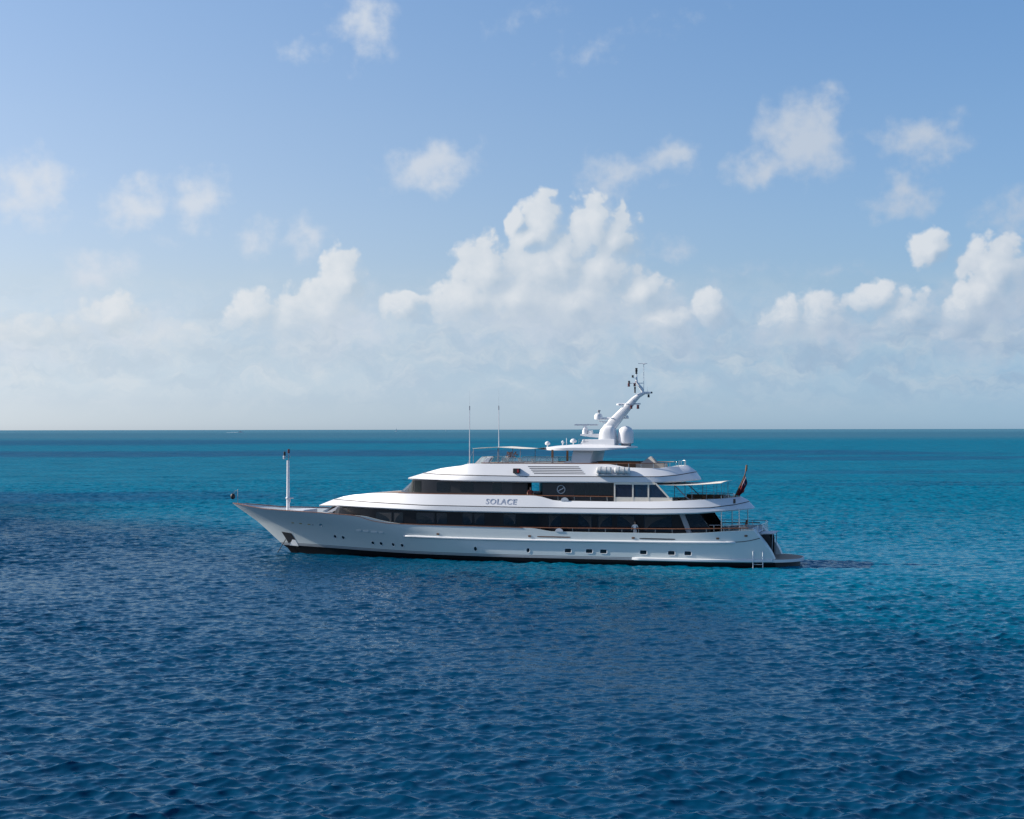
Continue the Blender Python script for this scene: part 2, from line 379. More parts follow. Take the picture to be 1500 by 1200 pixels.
def sea_material():
    M = bpy.data.materials.new('sea_water'); M.use_nodes = True
    T = NT(M.node_tree); b = T.n['Principled BSDF']
    geo = T.new('ShaderNodeNewGeometry'); pos = geo.outputs['Position']; nrm = geo.outputs['Normal']
    x, y, z = T.sep(pos)[:3]
    flat = T.comb(x, y, 0.0)
    n1 = T.noise(flat, 0.018, 4, 0.55).outputs['Fac']; n2 = T.noise(T.vmath('MULTIPLY', flat, (1, 0.45, 1)), 0.07, 4, 0.6).outputs['Fac']
    # deep water in front, pale sand under the far and right-hand water; the drop-off runs slantwise
    t = T.math('ADD', T.math('MULTIPLY', T.math('ADD', x, 78.0), 0.812), T.math('MULTIPLY', T.math('SUBTRACT', y, 228.0), 0.583))
    t = T.math('ADD', t, T.math('ADD', T.math('MULTIPLY_ADD', n1, 44.0, -22.0), T.math('MULTIPLY_ADD', n2, 26.0, -13.0)))
    teal = T.sstep(t, -10.0, 22.0)
    c = T.mix(teal, SEA_DEEP, SEA_TEAL)
    # sea-grass beds and deeper channels farther out: centre x, y, half sizes, strength
    wx = T.vmath('ADD', flat, T.vmath('MULTIPLY', T.vmath('SUBTRACT', T.noise(flat, 0.02, 3).outputs['Color'], (0.5, 0.5, 0.5)), (90.0, 60.0, 0.0)))
    wf = T.vmath('ADD', flat, T.vmath('MULTIPLY', T.vmath('SUBTRACT', T.noise(flat, 0.004, 3).outputs['Color'], (0.5, 0.5, 0.5)), (600.0, 260.0, 0.0)))
    for (cx, cy, rx, ry, k, far) in SEA_PATCH:
        mp = T.new('ShaderNodeMapping', vector_type='TEXTURE'); T.put(mp.inputs[0], wf if far else wx)
        mp.inputs['Location'].default_value = (cx, cy, 0); mp.inputs['Scale'].default_value = (rx, ry, 1)
        ln = T.vmath('LENGTH', mp.outputs[0])
        c = T.mix(T.math('MULTIPLY', T.sstep(T.math('ADD', ln, T.math('MULTIPLY_ADD', n2, 0.7, -0.35)), 1.25, 0.55), k), c, SEA_BED)
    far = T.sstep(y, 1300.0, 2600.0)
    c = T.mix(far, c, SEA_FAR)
    c = T.mix(T.sstep(y, 3500.0, 9000.0), c, (0.055, 0.165, 0.235, 1))  # SEA_FAR and this paler tone put horizon haze into the water colour
    k = T.math('MULTIPLY_ADD', n2, 0.3, 0.85)
    body = T.vmath('SCALE', c, scale=k)
    # unresolved ripples as a spread of slopes
    dist = T.vmath('LENGTH', flat)
    fine = T.vmath('SUBTRACT', T.noise(T.vmath('MULTIPLY', pos, (0.8, 1.0, 1.0)), 2.6, 5, 0.62).outputs['Color'], (0.5, 0.5, 0.5))
    mid = T.vmath('SUBTRACT', T.noise(T.vmath('MULTIPLY', flat, (0.7, 1, 1)), 0.9, 3, 0.6).outputs['Color'], (0.5, 0.5, 0.5))
    big = T.vmath('SUBTRACT', T.noise(T.vmath('MULTIPLY', flat, (0.5, 1, 1)), 0.12, 4, 0.65).outputs['Color'], (0.5, 0.5, 0.5))
    nn = T.vmath('ADD', T.vmath('SCALE', fine, scale=0.6), T.vmath('SCALE', mid, scale=T.sstep(dist, 80.0, 300.0, 0.2, 1.7)))
    nn = T.vmath('ADD', nn, T.vmath('SCALE', big, scale=T.sstep(dist, 150.0, 400.0, 0.0, 1.0)))
    nn = T.vmath('MULTIPLY', nn, (1.0, 1.0, 0.0))
    NN = T.vmath('NORMALIZE', T.vmath('ADD', nrm, nn))
    lw = T.new('ShaderNodeLayerWeight'); lw.inputs['Blend'].default_value = 0.5; T.put(lw.inputs['Normal'], NN)
    fr = T.math('POWER', lw.outputs['Facing'], 5.0)
    fac = T.math('MULTIPLY_ADD', fr, T.sstep(dist, 100.0, 270.0, SEA_GLOSS[0], SEA_GLOSS[1]), 0.012, clamp=True)
    df = T.new('ShaderNodeBsdfDiffuse'); T.put(df.inputs['Color'], body); T.put(df.inputs['Normal'], NN)
    gl = T.new('ShaderNodeBsdfGlossy'); gl.inputs['Color'].default_value = (0.80, 0.93, 1.0, 1); gl.inputs['Roughness'].default_value = 0.07; T.put(gl.inputs['Normal'], NN)
    mx = T.new('ShaderNodeMixShader'); T.put(mx.inputs[0], fac); T.l.new(df.outputs[0], mx.inputs[1]); T.l.new(gl.outputs[0], mx.inputs[2])
    T.n.remove(b); T.l.new(mx.outputs[0], T.n['Material Output'].inputs[0])
    return M
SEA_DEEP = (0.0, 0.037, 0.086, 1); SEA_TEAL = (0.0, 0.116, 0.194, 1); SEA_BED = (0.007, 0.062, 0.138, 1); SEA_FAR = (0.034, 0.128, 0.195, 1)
SEA_GLOSS = (0.53, 0.085)
SEA_PATCH = [(-120, 272, 95, 22, .75, 0), (-100, 780, 330, 110, .8, 1), (110, 640, 120, 45, .6, 1), (-420, 1500, 420, 330, .7, 1), (150, 420, 130, 20, .45, 0), (110, 330, 90, 14, .35, 0)]
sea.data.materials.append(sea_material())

# ------------------------------------------------------------------ yacht
yacht = empty('motor_yacht', 'long white three-deck motor yacht at anchor with dark window bands and raked mast', 'yacht', SHIP, -PSI)
def part(mb, name, mats, parent=None, **kw): return mb.build(name, mats, yacht if parent is None else parent, **kw)

STEM = [(-1.2, 7.3), (0.0, 6.3), (0.4, 6.0), (0.78, 5.4), (2.06, 3.86), (2.98, 2.72), (4.49, 0.32), (4.72, 0.0), (6, -1.5)]
SHEER = [(0, 4.74), (1.8, 4.6), (4.3, 4.34), (7.8, 4.25), (10.8, 4.17), (12.5, 4.08), (14.7, 3.97), (15.3, 3.88), (15.9, 3.68), (16.6, 3.50), (17.5, 3.36), (18.3, 3.29), (21.5, 3.22),
         (26.8, 3.17), (31.0, 3.12), (31.6, 3.03), (32.1, 2.93), (32.6, 2.86), (36, 2.85), (44.5, 2.88), (47.5, 3.0), (49.4, 3.14), (52.2, 3.25)]
SEND = [(-1.2, 53.7), (0.6, 53.6), (0.8, 53.5), (1.35, 53.25), (2.1, 52.75), (2.8, 52.15), (3.3, 51.75)]
def hull_y(s, z):
    t = min(1.15, max(0.0, z / 4.4)); s0 = itp(STEM, z)
    LE = 25 - 8.5 * t; p = 1.36 + 1.10 * t ** 2.0; B = 4.42 + 0.13 * min(1, t) ** 0.7
    u = min(1.0, max(0.0, (s - s0) / LE))
    y = B * (1 - (1 - u) ** p)
    if z < 0: y *= 1 + 0.25 * z
    if s > 46.0: y -= 0.021 * (s - 46.0) ** 2
    return max(0.0, y)
def stations(n=130):
    u = np.linspace(0, 1, n); return np.sort(np.concatenate([u ** 1.25, np.linspace(.28, .36, 14), np.linspace(.57, .64, 14)]))
def deck_z(s): return itp([(0, 3.9), (1.5, 3.55), (8, 3.3), (12, 3.2), (30, 2.3), (33, 2.1), (60, 2.1)], s)
def build_hull():
    U = stations(); NV = 22; rows = [[] for _ in range(NV + 4)]
    for u in U:
        st = u * 51.8; zt = itp(SHEER, st)
        for v in range(NV + 1):
            z = -1.2 + (zt + 1.2) * (v / NV)
            a, e = itp(STEM, z), itp(SEND, z); s = a + (e - a) * u
            if v == NV: top = (s, hull_y(s, z), z)
            rows[v].append((s, -hull_y(s, z), z))
        s, y, z = top; d = min(deck_z(s), z - 0.05); s2 = min(s + (0.25 if u < .02 else 0), 51.8)
        rows[NV + 1].append((s2, -max(0, y - 0.16), z)); s3 = max(s2, itp(STEM, d) + 0.35); rows[NV + 2].append((s3, -max(0, min(y, hull_y(s3, d)) - 0.2), d)); s2 = s3; rows[NV + 3].append((s2, 0, d))
    mb = MB()
    mr = [0] * (NV + 1) + [0, 1]
    mb.grid(rows, mrow=mr); mb.grid([[(a, -b, c) for a, b, c in r] for r in rows], flip=True, mrow=mr)
    # wing ends beside the stern stairs
    for sg in (-1, 1):
        outer = [(itp(SEND, z), sg * hull_y(itp(SEND, z), z), z) for z in np.linspace(0.3, 3.25, 14)]
        inner = [(a, sg * 2.25, c) for a, b, c in outer]; back = [(50.3, sg * 2.25, c) for a, b, c in outer]
        mb.grid([outer, inner, back])
    return mb
def hull_paint():
    M = bpy.data.materials.new('hull_paint'); M.use_nodes = True
    T = NT(M.node_tree); b = T.n['Principled BSDF']
    co = T.new('ShaderNodeTexCoord').outputs['Object']; x, y, z = T.sep(co)[:3]
    h = T.math('SUBTRACT', z, T.sstep(x, 22.0, 6.0, 0.44, 0.72))
    nz = T.noise(co, 0.5, 4, 0.6).outputs['Fac']
    strk = T.noise(T.vmath('MULTIPLY', co, (1.0, 1.0, 0.12)), 1.6, 3, 0.6).outputs['Fac']
    wht = T.vmath('SCALE', (0.615, 0.665, 0.652), scale=T.math('MULTIPLY_ADD', nz, 0.05, T.math('MULTIPLY_ADD', strk, 0.05, 0.94)))
    def below(v): return T.sstep(h, v + 0.008, v - 0.008)
    c = T.mix(below(0.26), wht, (0.10, 0.11, 0.12, 1)); c = T.mix(below(0.22), c, (0.42, 0.44, 0.46, 1))
    c = T.mix(below(0.13), c, (0.07, 0.08, 0.09, 1)); c = T.mix(below(0.10), c, (0.36, 0.38, 0.40, 1)); c = T.mix(below(0.02), c, (0.005, 0.006, 0.008, 1))
    T.put(b.inputs['Specular IOR Level'], T.sstep(h, 0.0, 0.05, 0.12, 0.5))
    T.put(b.inputs['Base Color'], c); b.inputs['Roughness'].default_value = 0.42
    return M
HULLP = hull_paint()
hull = part(build_hull(), 'hull', [HULLP, TEAKDECK], smooth=40)
# teak cap rail along the hull's top edge (both sides), broken where the open railing starts
def edge_strip(s0, s1, off, w, h, zf, n=80, yf=None):
    out = []
    for sg in (-1, 1):
        rws = [[], [], [], [], []]
        for s in np.linspace(s0, s1, n):
            z = zf(s); y = (yf(s) if yf else hull_y(s, z)) + off
            for q, (dy, dz) in enumerate(((0, 0), (0, h), (-w, h), (-w, 0), (0, 0))): rws[q].append((s, sg * max(0.0, y + dy), z + dz))
        out.append(rws)
    return out
mb = MB()
for rws in edge_strip(0.02, 31.2, 0.035, 0.24, 0.05, lambda s: itp(SHEER, s) + 0.004): mb.grid(rws)
part(mb, 'cap_rail', TEAK, smooth=40)
# rub rail
mb = MB()
RUB = [(19.5, 2.16), (26, 2.06), (32, 2.03), (44.5, 2.10), (50.4, 2.16)]
for sg in (-1, 1):
    prof = [(0.02, 0.10), (0.14, 0.09), (0.215, 0.04), (0.215, -0.04), (0.14, -0.09), (0.02, -0.12)]
    rws = [[] for _ in prof]
    for i, s in enumerate(np.linspace(19.5, 50.4, 90)):
        e = sm((s - 19.5) / 0.5) * sm((50.45 - s) / 0.5); z = itp(RUB, s)
        for q, (dy, dz) in enumerate(prof): rws[q].append((s, sg * (hull_y(s, z) - 0.03 + dy * max(0.05, e)), z + dz))
    mb.grid(rws)
part(mb, 'rub_rail', WHITE)
mb = MB()      # dark seam running on from the rub rail round the quarter
for sg in (-1, 1):
    mb = MB(); mb.tube([(s, sg * (hull_y(s, z) + 0.004), z) for s, z in [(50.2, 2.2), (50.9, 2.24), (51.5, 2.33), (52.0, 2.45), (52.35, 2.55)]], 0.03, 6)
    part(mb, 'quarter_seam', DARKLINE)
# spray rail growing into the swim platform
mb = MB()
for sg in (-1, 1):
    rws = [[] for _ in range(4)]
    for s in np.linspace(41.2, 53.4, 50):
        e = sm((s - 41.2) / 0.6); y = hull_y(s, 0.6)
        for q, (dy, z) in enumerate(((-0.03, 0.72), (0.24, 0.66), (0.24, 0.50), (-0.03, 0.40))): rws[q].append((s, sg * (y + (dy if q in (0, 3) else dy * e)), z))
    mb.grid(rws)
part(mb, 'spray_rail', WHITE)
# swim platform
def plat_outline(in_=0.0, n=40):
    pts = []
    for t in np.linspace(0, 1, n):
        a = math.pi * t - math.pi / 2
        c, s_ = math.cos(a), math.sin(a)
        pts.append((52.2 + (3.55 - in_) * abs(c) ** 0.95, (3.55 - in_) * math.copysign(abs(s_) ** 0.85, s_)))
    return [(51.6, -3.55 + in_)] + pts + [(51.6, 3.55 - in_)]
mb = MB(); mb.slab(plat_outline(), 0.44, 0.68); mb.slab(plat_outline(0.12), 0.684, 0.70, 1)
plat = part(mb, 'swim_platform', [WHITE, TEAKDECK], smooth=30)
mb = MB(); mb.slab(plat_outline(0.35), -0.8, 0.437); part(mb, 'platform_base', BLACK, smooth=30)
for sx in (51.85, 52.75):      # the two-post boarding ladder hung over the side
    pass
lad = MB()
for sx in (51.80, 52.62):
    y = -(hull_y(sx, 0.6) + 0.33)
    lad.tube([(sx, y, -0.5), (sx, y, 1.25), (sx, y + 0.09, 1.42), (sx, y + 0.25, 1.42), (sx, y + 0.30, 1.2), (sx, y + 0.30, 0.62)], 0.036, 8)
for zz in (-0.1, 0.3): lad.box(51.80, 52.62, -(hull_y(52.2, .6) + 0.37), -(hull_y(52.2, .6) + 0.28), zz - 0.012, zz + 0.012)
part(lad, 'boarding_ladder', WHITE)
# transom: recessed garage shade block and walls, stairs, raised hatch
mb = MB(); mb.box(50.2, 50.6, -2.24, 2.24, 0.5, 2.9); part(mb, 'garage_shade_back', BLACK)  # solid black block standing in for the shade inside the garage
mb = MB(); mb.prism([(51.6, 2.82), (53.35, 2.86), (53.35, 2.78), (51.6, 2.70)], -1.5, 1.5); mb.prism([(51.6, 2.78), (52.0, 2.74), (52.0, 2.45), (51.6, 2.45)], -1.5, 1.5)
hatch = part(mb, 'garage_hatch', LIGHTGREY, bevel=0.01)
mb = MB()
for sy in (-1.52, 1.45): mb = MB(); mb.tube([(53.2, sy, 2.78), (53.1, sy, 0.72)], 0.035, 6); part(mb, 'hatch_strut', GREY, hatch)
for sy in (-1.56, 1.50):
    mb = MB(); mb.prism([(50.6, 0.69), (53.0, 0.69), (53.0, 2.3), (52.9, 2.69), (50.6, 2.69)], sy, sy + 0.06); part(mb, 'garage_wall', BLACK)  # black puts the garage's interior shade into the wall colour
for sg in (-1, 1):
    mb = MB()
    for i in range(6): mb.box(50.9 + i * 0.30, 51.2 + i * 0.30, sg * 1.57 if sg > 0 else -2.22, 2.22 if sg > 0 else -1.57, 0.70, 2.7 - i * 0.36)
    part(mb, 'stern_stairs', LIGHTGREY)
mb = MB(); mb.box(50.2, 52.05, -2.24, 2.24, 2.91, 2.97); mb.box(51.4, 51.55, -2.2, 2.2, 2.97, 3.25)
part(mb, 'aft_deck_edge', LIGHTGREY)

# ---- layered superstructure slabs
def level(s0, s1, ztab, B, pf, LF, LA, pa=2.4, n=120):
    """one outline of a deck slab: rounded point forward, rounded aft; returns the port point list"""
    pts = []
    for t in np.linspace(0, 1, n):
        t = 0.5 - 0.5 * math.cos(math.pi * t); t = 0.55 * t + 0.45 * np.clip(t, 0, 1) ** 1.0
        s = s0 + (s1 - s0) * t; u = min(1, (s - s0) / LF); y = B * (1 - (1 - u) ** pf)
        w = max(0, (s - (s1 - LA)) / LA); y *= max(0.0, 1 - w ** pa) ** 0.5
        pts.append((s, -y, itp(ztab, s)))
    return pts
def mirror(r): return [(a, -b, c) for a, b, c in r]
def off(r, dy, dz): return [(a, min(0, b + dy), c + dz) for a, b, c in r]
E1 = [(9.3, 4.68), (12, 4.80), (17.6, 4.74), (24, 4.60), (32, 4.56), (43, 4.60), (47, 4.72), (49, 4.88), (51.4, 5.02)]
N1 = [(10.8, 5.25), (14, 5.22), (17.6, 5.13), (21.6, 5.01), (32, 4.94), (43, 4.97), (48, 5.1), (50, 5.32), (50.95, 5.52)]
T1 = [(10.9, 5.28), (12.2, 5.58), (13.6, 5.80), (16.2, 6.02), (17.6, 6.08), (22.6, 6.05), (32.0, 6.04), (32.5, 6.01), (33.2, 5.86), (33.8, 5.66), (34.3, 5.60), (39.6, 5.58), (43.3, 5.64), (45, 5.70), (49.5, 5.92), (50.2, 5.98)]
def deck_slab(name, L1, L2, L3, deckz, thick=0.16):
    l1 = level(*L1); l2 = level(*L2); l3 = level(*L3)
    under = off(l1, 0.12, -0.11)
    g1 = off(l2, 0.06, 0.012); g2 = off(l2, 0.06, 0.06); g3 = off(l2, 0.01, 0.072)
    # soft roll at the top edge
    t1 = off(l3, 0.02, 0.0); ti = off(l3, thick, 0.005)
    dk = [(a, min(0, b + 0.05), min(c - 0.02, deckz(a))) for a, b, c in ti]; ce = [(a, 0, c) for a, b, c in dk]; uc = [(a, 0, c) for a, b, c in under]
    rows = [uc, under, l1, l2, g1, g2, g3, t1, ti, dk, ce]
    mr = [0, 0, 0, 1, 1, 1, 0, 0, 0, 2]
    mb = MB(); mb.grid(rows, mrow=mr); mb.grid([mirror(r) for r in rows], flip=True, mrow=mr)
    return part(mb, name, [WHITE, DARKLINE, DECKMAT[name]], smooth=38)
DECKMAT = {'upper_deck': TEAKDECK, 'sun_deck': TEAKDECK}
def ud(s): return itp([(33.0, 9), (33.01, 5.05), (60, 5.05)], s)
def sdk(s): return itp([(27.4, 9.5), (27.41, 8.0), (60, 8.0)], s)
upper = deck_slab('upper_deck', (9.3, 51.4, E1, 4.66, 2.3, 13.0, 8.2), (10.8, 50.95, N1, 4.60, 2.3, 13.0, 8.0), (10.9, 50.2, T1, 4.24, 2.3, 13.5, 7.6), ud)
E2 = [(18.5, 7.40), (20.6, 7.38), (32, 7.31), (43, 7.34), (45, 7.42), (46.6, 7.55)]
N2 = [(20.0, 7.84), (23, 7.81), (26.8, 7.76), (32, 7.71), (43.5, 7.77), (45, 7.9), (46.2, 8.12)]
T2 = [(20.1, 7.87), (22.6, 8.38), (24.0, 8.56), (25.0, 8.68), (25.6, 8.86), (31.9, 8.88), (38.9, 8.88), (39.4, 8.82), (40.5, 8.60), (43.2, 8.52), (44.2, 8.66), (45.4, 8.74)]
sund = deck_slab('sun_deck', (18.5, 46.6, E2, 4.02, 2.5, 8.0, 5.2), (20.0, 46.2, N2, 3.96, 2.5, 7.5, 5.0), (20.1, 45.4, T2, 3.50, 2.5, 7.5, 4.8), sdk)

# ---- deckhouses
def h1y(s): return min(4.22, 4.22 * (1 - (1 - min(1, max(0, (s - 9.9) / 7.6))) ** 2.2)) - 0.72 * sm((s - 30.6) / 2.2)
def house1_rows():
    rows = [[], [], [], []]
    for s in np.linspace(9.9, 46.0, 120):
        k = 1 - sm((s - 9.9) / 3.0)
        zb = 2.2 if s > 31.5 else itp(SHEER, s) - 0.12; yb = min(h1y(s), hull_y(s - 0.3 * k, zb) - 0.14)
        rows[0].append((s - 0.3 * k, 0, zb)); rows[1].append((s - 0.3 * k, -yb, zb)); rows[2].append((s + 0.9 * k, -h1y(s) * (1 - 0.06 * k), 4.62)); rows[3].append((s + 0.9 * k, 0, 4.62))
    return rows
mb = MB(); rw = house1_rows(); mb.grid(rw); mb.grid([mirror(r) for r in rw], flip=True)
mb.prism([(45.9, 2.15), (46.6, 2.15), (45.75, 4.6), (45.6, 4.6)], -3.5, 3.5)
house1 = part(mb, 'main_deckhouse', GLASSY, smooth=40)
def win_pane(s0, s1, z0, z1, yf, parent, name='window', m=PANE, rake=0.0, proud=0.012, r=0.14):
    """rounded pane lying on the deckhouse side, both sides get one"""
    for sg in (-1, 1):
        mb = MB(); pts = []
        for cx, cz, a0 in ((s1 - r, z1 - r, 0), (s0 + r, z1 - r, 90), (s0 + r, z0 + r, 180), (s1 - r, z0 + r, 270)):
            for q in range(5):
                a = math.radians(a0 + q * 22.5); pts.append((cx + r * math.cos(a), cz + r * math.sin(a)))
        n = len(pts); f = [(a + rake * (b - z0), sg * (yf(a) + proud), b) for a, b in pts]; bk = [(a + rake * (b - z0), sg * (yf(a) - 0.03), b) for a, b in pts]
        mb.add(f + bk, [tuple(range(n)), tuple(range(2 * n - 1, n - 1, -1))] + [(i, (i + 1) % n, (i + 1) % n + n, i + n) for i in range(n)])
        o = mb.build(name, m, parent, smooth=20)
CURT = mat('window_curtain', (0.030, 0.032, 0.036), 0.6, var=0.3, vscale=2)
MAINWIN = [(16.9, 18.5), (18.65, 19.6), (20.9, 22.7), (22.85, 23.9), (25.4, 26.35), (26.5, 27.5), (29.3, 30.5), (33.3, 34.5), (36.1, 37.4), (37.9, 39.2), (39.7, 41.3), (42.1, 44.6)]
for q, (s0, s1) in enumerate(MAINWIN):
    z0 = 3.36 if s0 < 30 else 2.95; win_pane(s0, s1, z0, 4.35, h1y, house1)
    a, b = (s0 + 0.08, s1 - 0.08) if q % 2 else (s1 - 0.08, s0 + 0.08)
    for sg in (-1, 1):      # a tied-back curtain in each window
        prof = [(a, 4.27)] + [(a + (b - a) * (0.80 * (1 - t) ** 2.2 + 0.10), 4.27 - (4.27 - z0 - 0.1) * t) for t in np.linspace(0, 1, 8)] + [(a, z0 + 0.1)]
        mb = MB(); n = len(prof); mb.add([(p, sg * (h1y(p) + 0.016), z) for p, z in prof] + [(p, sg * (h1y(p) + 0.002), z) for p, z in prof], [tuple(range(n)), tuple(range(2 * n - 1, n - 1, -1))])
        mb.build('curtain', CURT, house1, smooth=0)
for sg in (-1, 1): mb = MB(); mb.prism([(10.9, 4.12), (11.45, 4.12), (12.6, 4.68), (12.0, 4.68)], sg * 1.70, sg * 1.88); part(mb, 'front_pillar', WHITE, house1)
for sg in (-1, 1): mb = MB(); mb.prism([(46.1, 2.5), (46.55, 2.5), (45.75, 4.58), (45.3, 4.58)], sg * 3.52, sg * 3.66); part(mb, 'aft_pillar', GREY, house1)
for sg in (-1, 1): mb = MB(); mb.prism([(46.6, 2.3), (48.0, 2.3), (48.0, 3.3), (47.1, 4.6), (45.8, 4.6)], sg * 3.56, sg * 3.60); part(mb, 'wind_screen', PANE)

def h2y(s): return 3.40 * (1 - (1 - min(1, max(0, (s - 17.2) / 5.5))) ** 2.6)
def house2_block(sa, sb, front):
    rows = [[], [], [], []]
    for s in np.linspace(sa, sb, 60):
        k = (1 - sm((s - 17.2) / 3.2)) if front else 0
        rows[0].append((s, 0, 5.1)); rows[1].append((s, -h2y(s), 5.1 if not front else 5.6)); rows[2].append((s + 2.05 * k, -h2y(s) * (1 - 0.06 * k), 7.36)); rows[3].append((s + 2.05 * k, 0, 7.36))
    mb = MB(); mb.grid(rows); mb.grid([mirror(r) for r in rows], flip=True)
    return mb
SK = 0.325     # the lobby runs slantwise through the house from door to door
mb = house2_block(17.2, 29.8, True)
mb.slab([(29.8, -3.4), (31.35, -3.4), (31.35 - 6.8 * SK, 3.4), (29.8 - 2.4, 3.4), (29.0, 0)], 5.1, 7.35)
house2 = part(mb, 'upper_deckhouse', PANEL, smooth=40)
mb = MB(); mb.slab([(32.75, -3.4), (39.45, -3.4), (39.45, 3.4), (32.75 - 6.8 * SK, 3.4)], 5.1, 7.35)
part(mb, 'aft_deckhouse', PANEL)
for sy in (-3.42,):
    mb = MB(); mb.box(29.9, 31.3, sy - 0.012, sy + 0.02, 5.3, 7.28); part(mb, 'doorway_shade', BLACK, house2)  # black panel standing in for the shade inside the open lobby door
def rwin(s0, s1, z0, z1, m=PANE): win_pane(s0, s1, z0, z1, h2y, house2, m=m)
for a, b in ((22.6, 23.9), (24.9, 26.2), (28.0, 28.9)): rwin(a, b, 6.25, 7.15)
def h2b(s): return 3.40
for a, b in ((35.7, 36.7), (36.8, 37.9), (38.0, 39.2)): win_pane(a, b, 5.9, 7.15, h2b, house2, r=0.06)
# wheelhouse windscreen panes along the raked front
WSG = mat('wheelhouse_glass', (0.022, 0.028, 0.03), 0.06, var=0.5, vscale=1.2, spec=0.22)
def front_pt(s, t, o=0.02):
    k = 1 - sm((s - 17.2) / 3.2); return (s + 2.05 * k * t - o * 0.6, -(h2y(s) * (1 - 0.06 * k * t) + o), 5.6 + 1.76 * t)
for sg in (-1, 1):
    for s0, s1 in ((17.24, 17.52), (17.56, 18.05), (18.15, 19.1), (19.25, 20.1), (20.25, 21.0)):
        mb = MB(); r0 = [front_pt(s, 0.34) for s in np.linspace(s0, s1, 8)]; r1 = [front_pt(s, 0.94) for s in np.linspace(s0, s1, 8)]
        if sg > 0: r0, r1 = mirror(r0), mirror(r1)
        mb.grid([r0, r1]); mb.build('windscreen', WSG, house2)
# teak cap under the upper windows, and rails with stanchions where the bulwark drops
def uby(s):
    pts = level(10.9, 50.2, T1, 4.24, 2.3, 13.5, 7.6)
    return float(np.interp(s, [p[0] for p in pts], [-p[1] for p in pts]))
mb = MB()
for sg in (-1, 1):
    mb.tube([(s, sg * (uby(s) - 0.06), itp(T1, s) + 0.03) for s in np.linspace(18.9, 32.6, 40)], 0.045, 6)
part(mb, 'bulwark_cap', TEAK)
def railing(pts_top, zbot, name='hand_rail', step=1.5, rt=0.045, mats=(TEAK, STEEL), mid=True):
    """pts_top: polyline of the rail; stanchions down to zbot(s)"""
    mb = MB(); mb.tube(pts_top, rt, 8); rail = part(mb, name, mats[0])
    P_ = [Vector(p) for p in pts_top]; L = 0; nxt = 0.4
    for a, b in zip(P_, P_[1:]):
        d = (b - a).length
        while nxt < L + d:
            q = a.lerp(b, (nxt - L) / d); mb = MB(); mb.tube([(q.x, q.y, q.z), (q.x + 0.02, q.y, zbot(q.x) - 0.02)], 0.024, 6); mb.build('stanchion', mats[1], rail)
            nxt += step
        L += d
    return rail
for sg in (-1, 1):
    railing([(s, sg * (uby(s) - 0.08), 6.03 - 0.02 * (s - 32.5) / 7) for s in np.linspace(32.5, 39.5, 20)], lambda s: itp(T1, s))
    railing([(s, sg * (hull_y(s, 3.0) - 0.1), itp([(30.8, 3.16), (36, 3.18), (45, 3.26), (49, 3.36), (51.5, 3.42)], s)) for s in np.linspace(30.9, 51.4, 56)], lambda s: itp(SHEER, s))
# aft rail on the main deck quarter and round the stern
pts = [(48.0, -4.05, 3.62), (50.5, -3.75, 3.66), (52.0, -3.3, 3.66), (52.3, -2.4, 3.64), (52.4, 0, 3.64), (52.3, 2.4, 3.64), (52.0, 3.3, 3.66), (50.5, 3.75, 3.66), (46.5, 4.2, 3.62)]
railing(pts, lambda s: 2.95, step=1.3, rt=0.028, mats=(STEEL, STEEL))
# ---- hull fittings on the port side and their twins on the starboard side
def on_hull(name, shape, s, z, w, h, m, proud=0.02, both=True, depth=0.1):
    for sg in ((-1, 1) if both else (-1,)):
        mb = MB(); n = 20; f = []; bk = []
        for i in range(n):
            t = 2 * math.pi * i / n; c, q = math.cos(t), math.sin(t)
            e = 1.0 if shape == 'round' else 0.35
            a = math.copysign(abs(c) ** e, c) * w / 2; b = math.copysign(abs(q) ** e, q) * h / 2
            y = hull_y(s + a, z + b); f.append((s + a, sg * (y + proud), z + b)); bk.append((s + a, sg * (y - depth), z + b))
        mb.add(f + bk, [tuple(range(n)), tuple(range(2 * n - 1, n - 1, -1))] + [(i, (i + 1) % n, (i + 1) % n + n, i + n) for i in range(n)])
        o = part(mb, name, m, smooth=25)
        if shape == 'round' or name == 'porthole':
            mr = MB(); k = 1.22
            o1 = [(s + (p[0] - s) * k, p[1] + sg * 0.02 * 0 , z + (p[2] - z) * k) for p in f]
            mr.grid([f + [f[0]], [(p[0], p[1] + sg * 0.012, p[2]) for p in o1] + [(o1[0][0], o1[0][1] + sg * 0.012, o1[0][2])], [(p[0], p[1] - sg * 0.08, p[2]) for p in o1] + [(o1[0][0], o1[0][1] - sg * 0.08, o1[0][2])]])
            mr.build('frame', WHITE if name == 'porthole' else STEEL, o)
for s, z in HOLES if 'HOLES' in globals() else ((11.95, 1.83), (12.85, 1.76), (16.06, 1.36), (16.95, 1.32), (18.25, 1.27), (19.2, 1.22)): on_hull('porthole', 'round', s, z, 0.30, 0.30, PANE)
for s, z in ((26.7, 1.14), (31.7, 1.12)): on_hull('porthole', 'round', s, z, 0.30, 0.38, PANE)
for s in (35.4, 37.35, 38.65, 42.25, 44.75, 46.2): on_hull('porthole', 'rect', s, 1.17, 0.58, 0.34, PANE)
for s, w in ((14.85, .55), (15.65, .6), (16.5, .65), (17.25, .45)): on_hull('hull_vent', 'rect', s, 2.52 - 0.05 * (s - 14.8), w, 0.15, SHIRT, proud=0.07)
for s, w in ((34.1, 3.1), (43.5, 3.2)): on_hull('freeing_slot', 'rect', s, 2.37, w, 0.10, BLACK if s > 40 else BROWN, proud=0.012)
for s, z in ((23.1, 2.42), (31.85, 2.40), (41.35, 2.42), (48.8, 2.5), (51.2, 2.75)): on_hull('fairlead', 'rect', s, z, 0.26, 0.16, BROWN, proud=0.05)
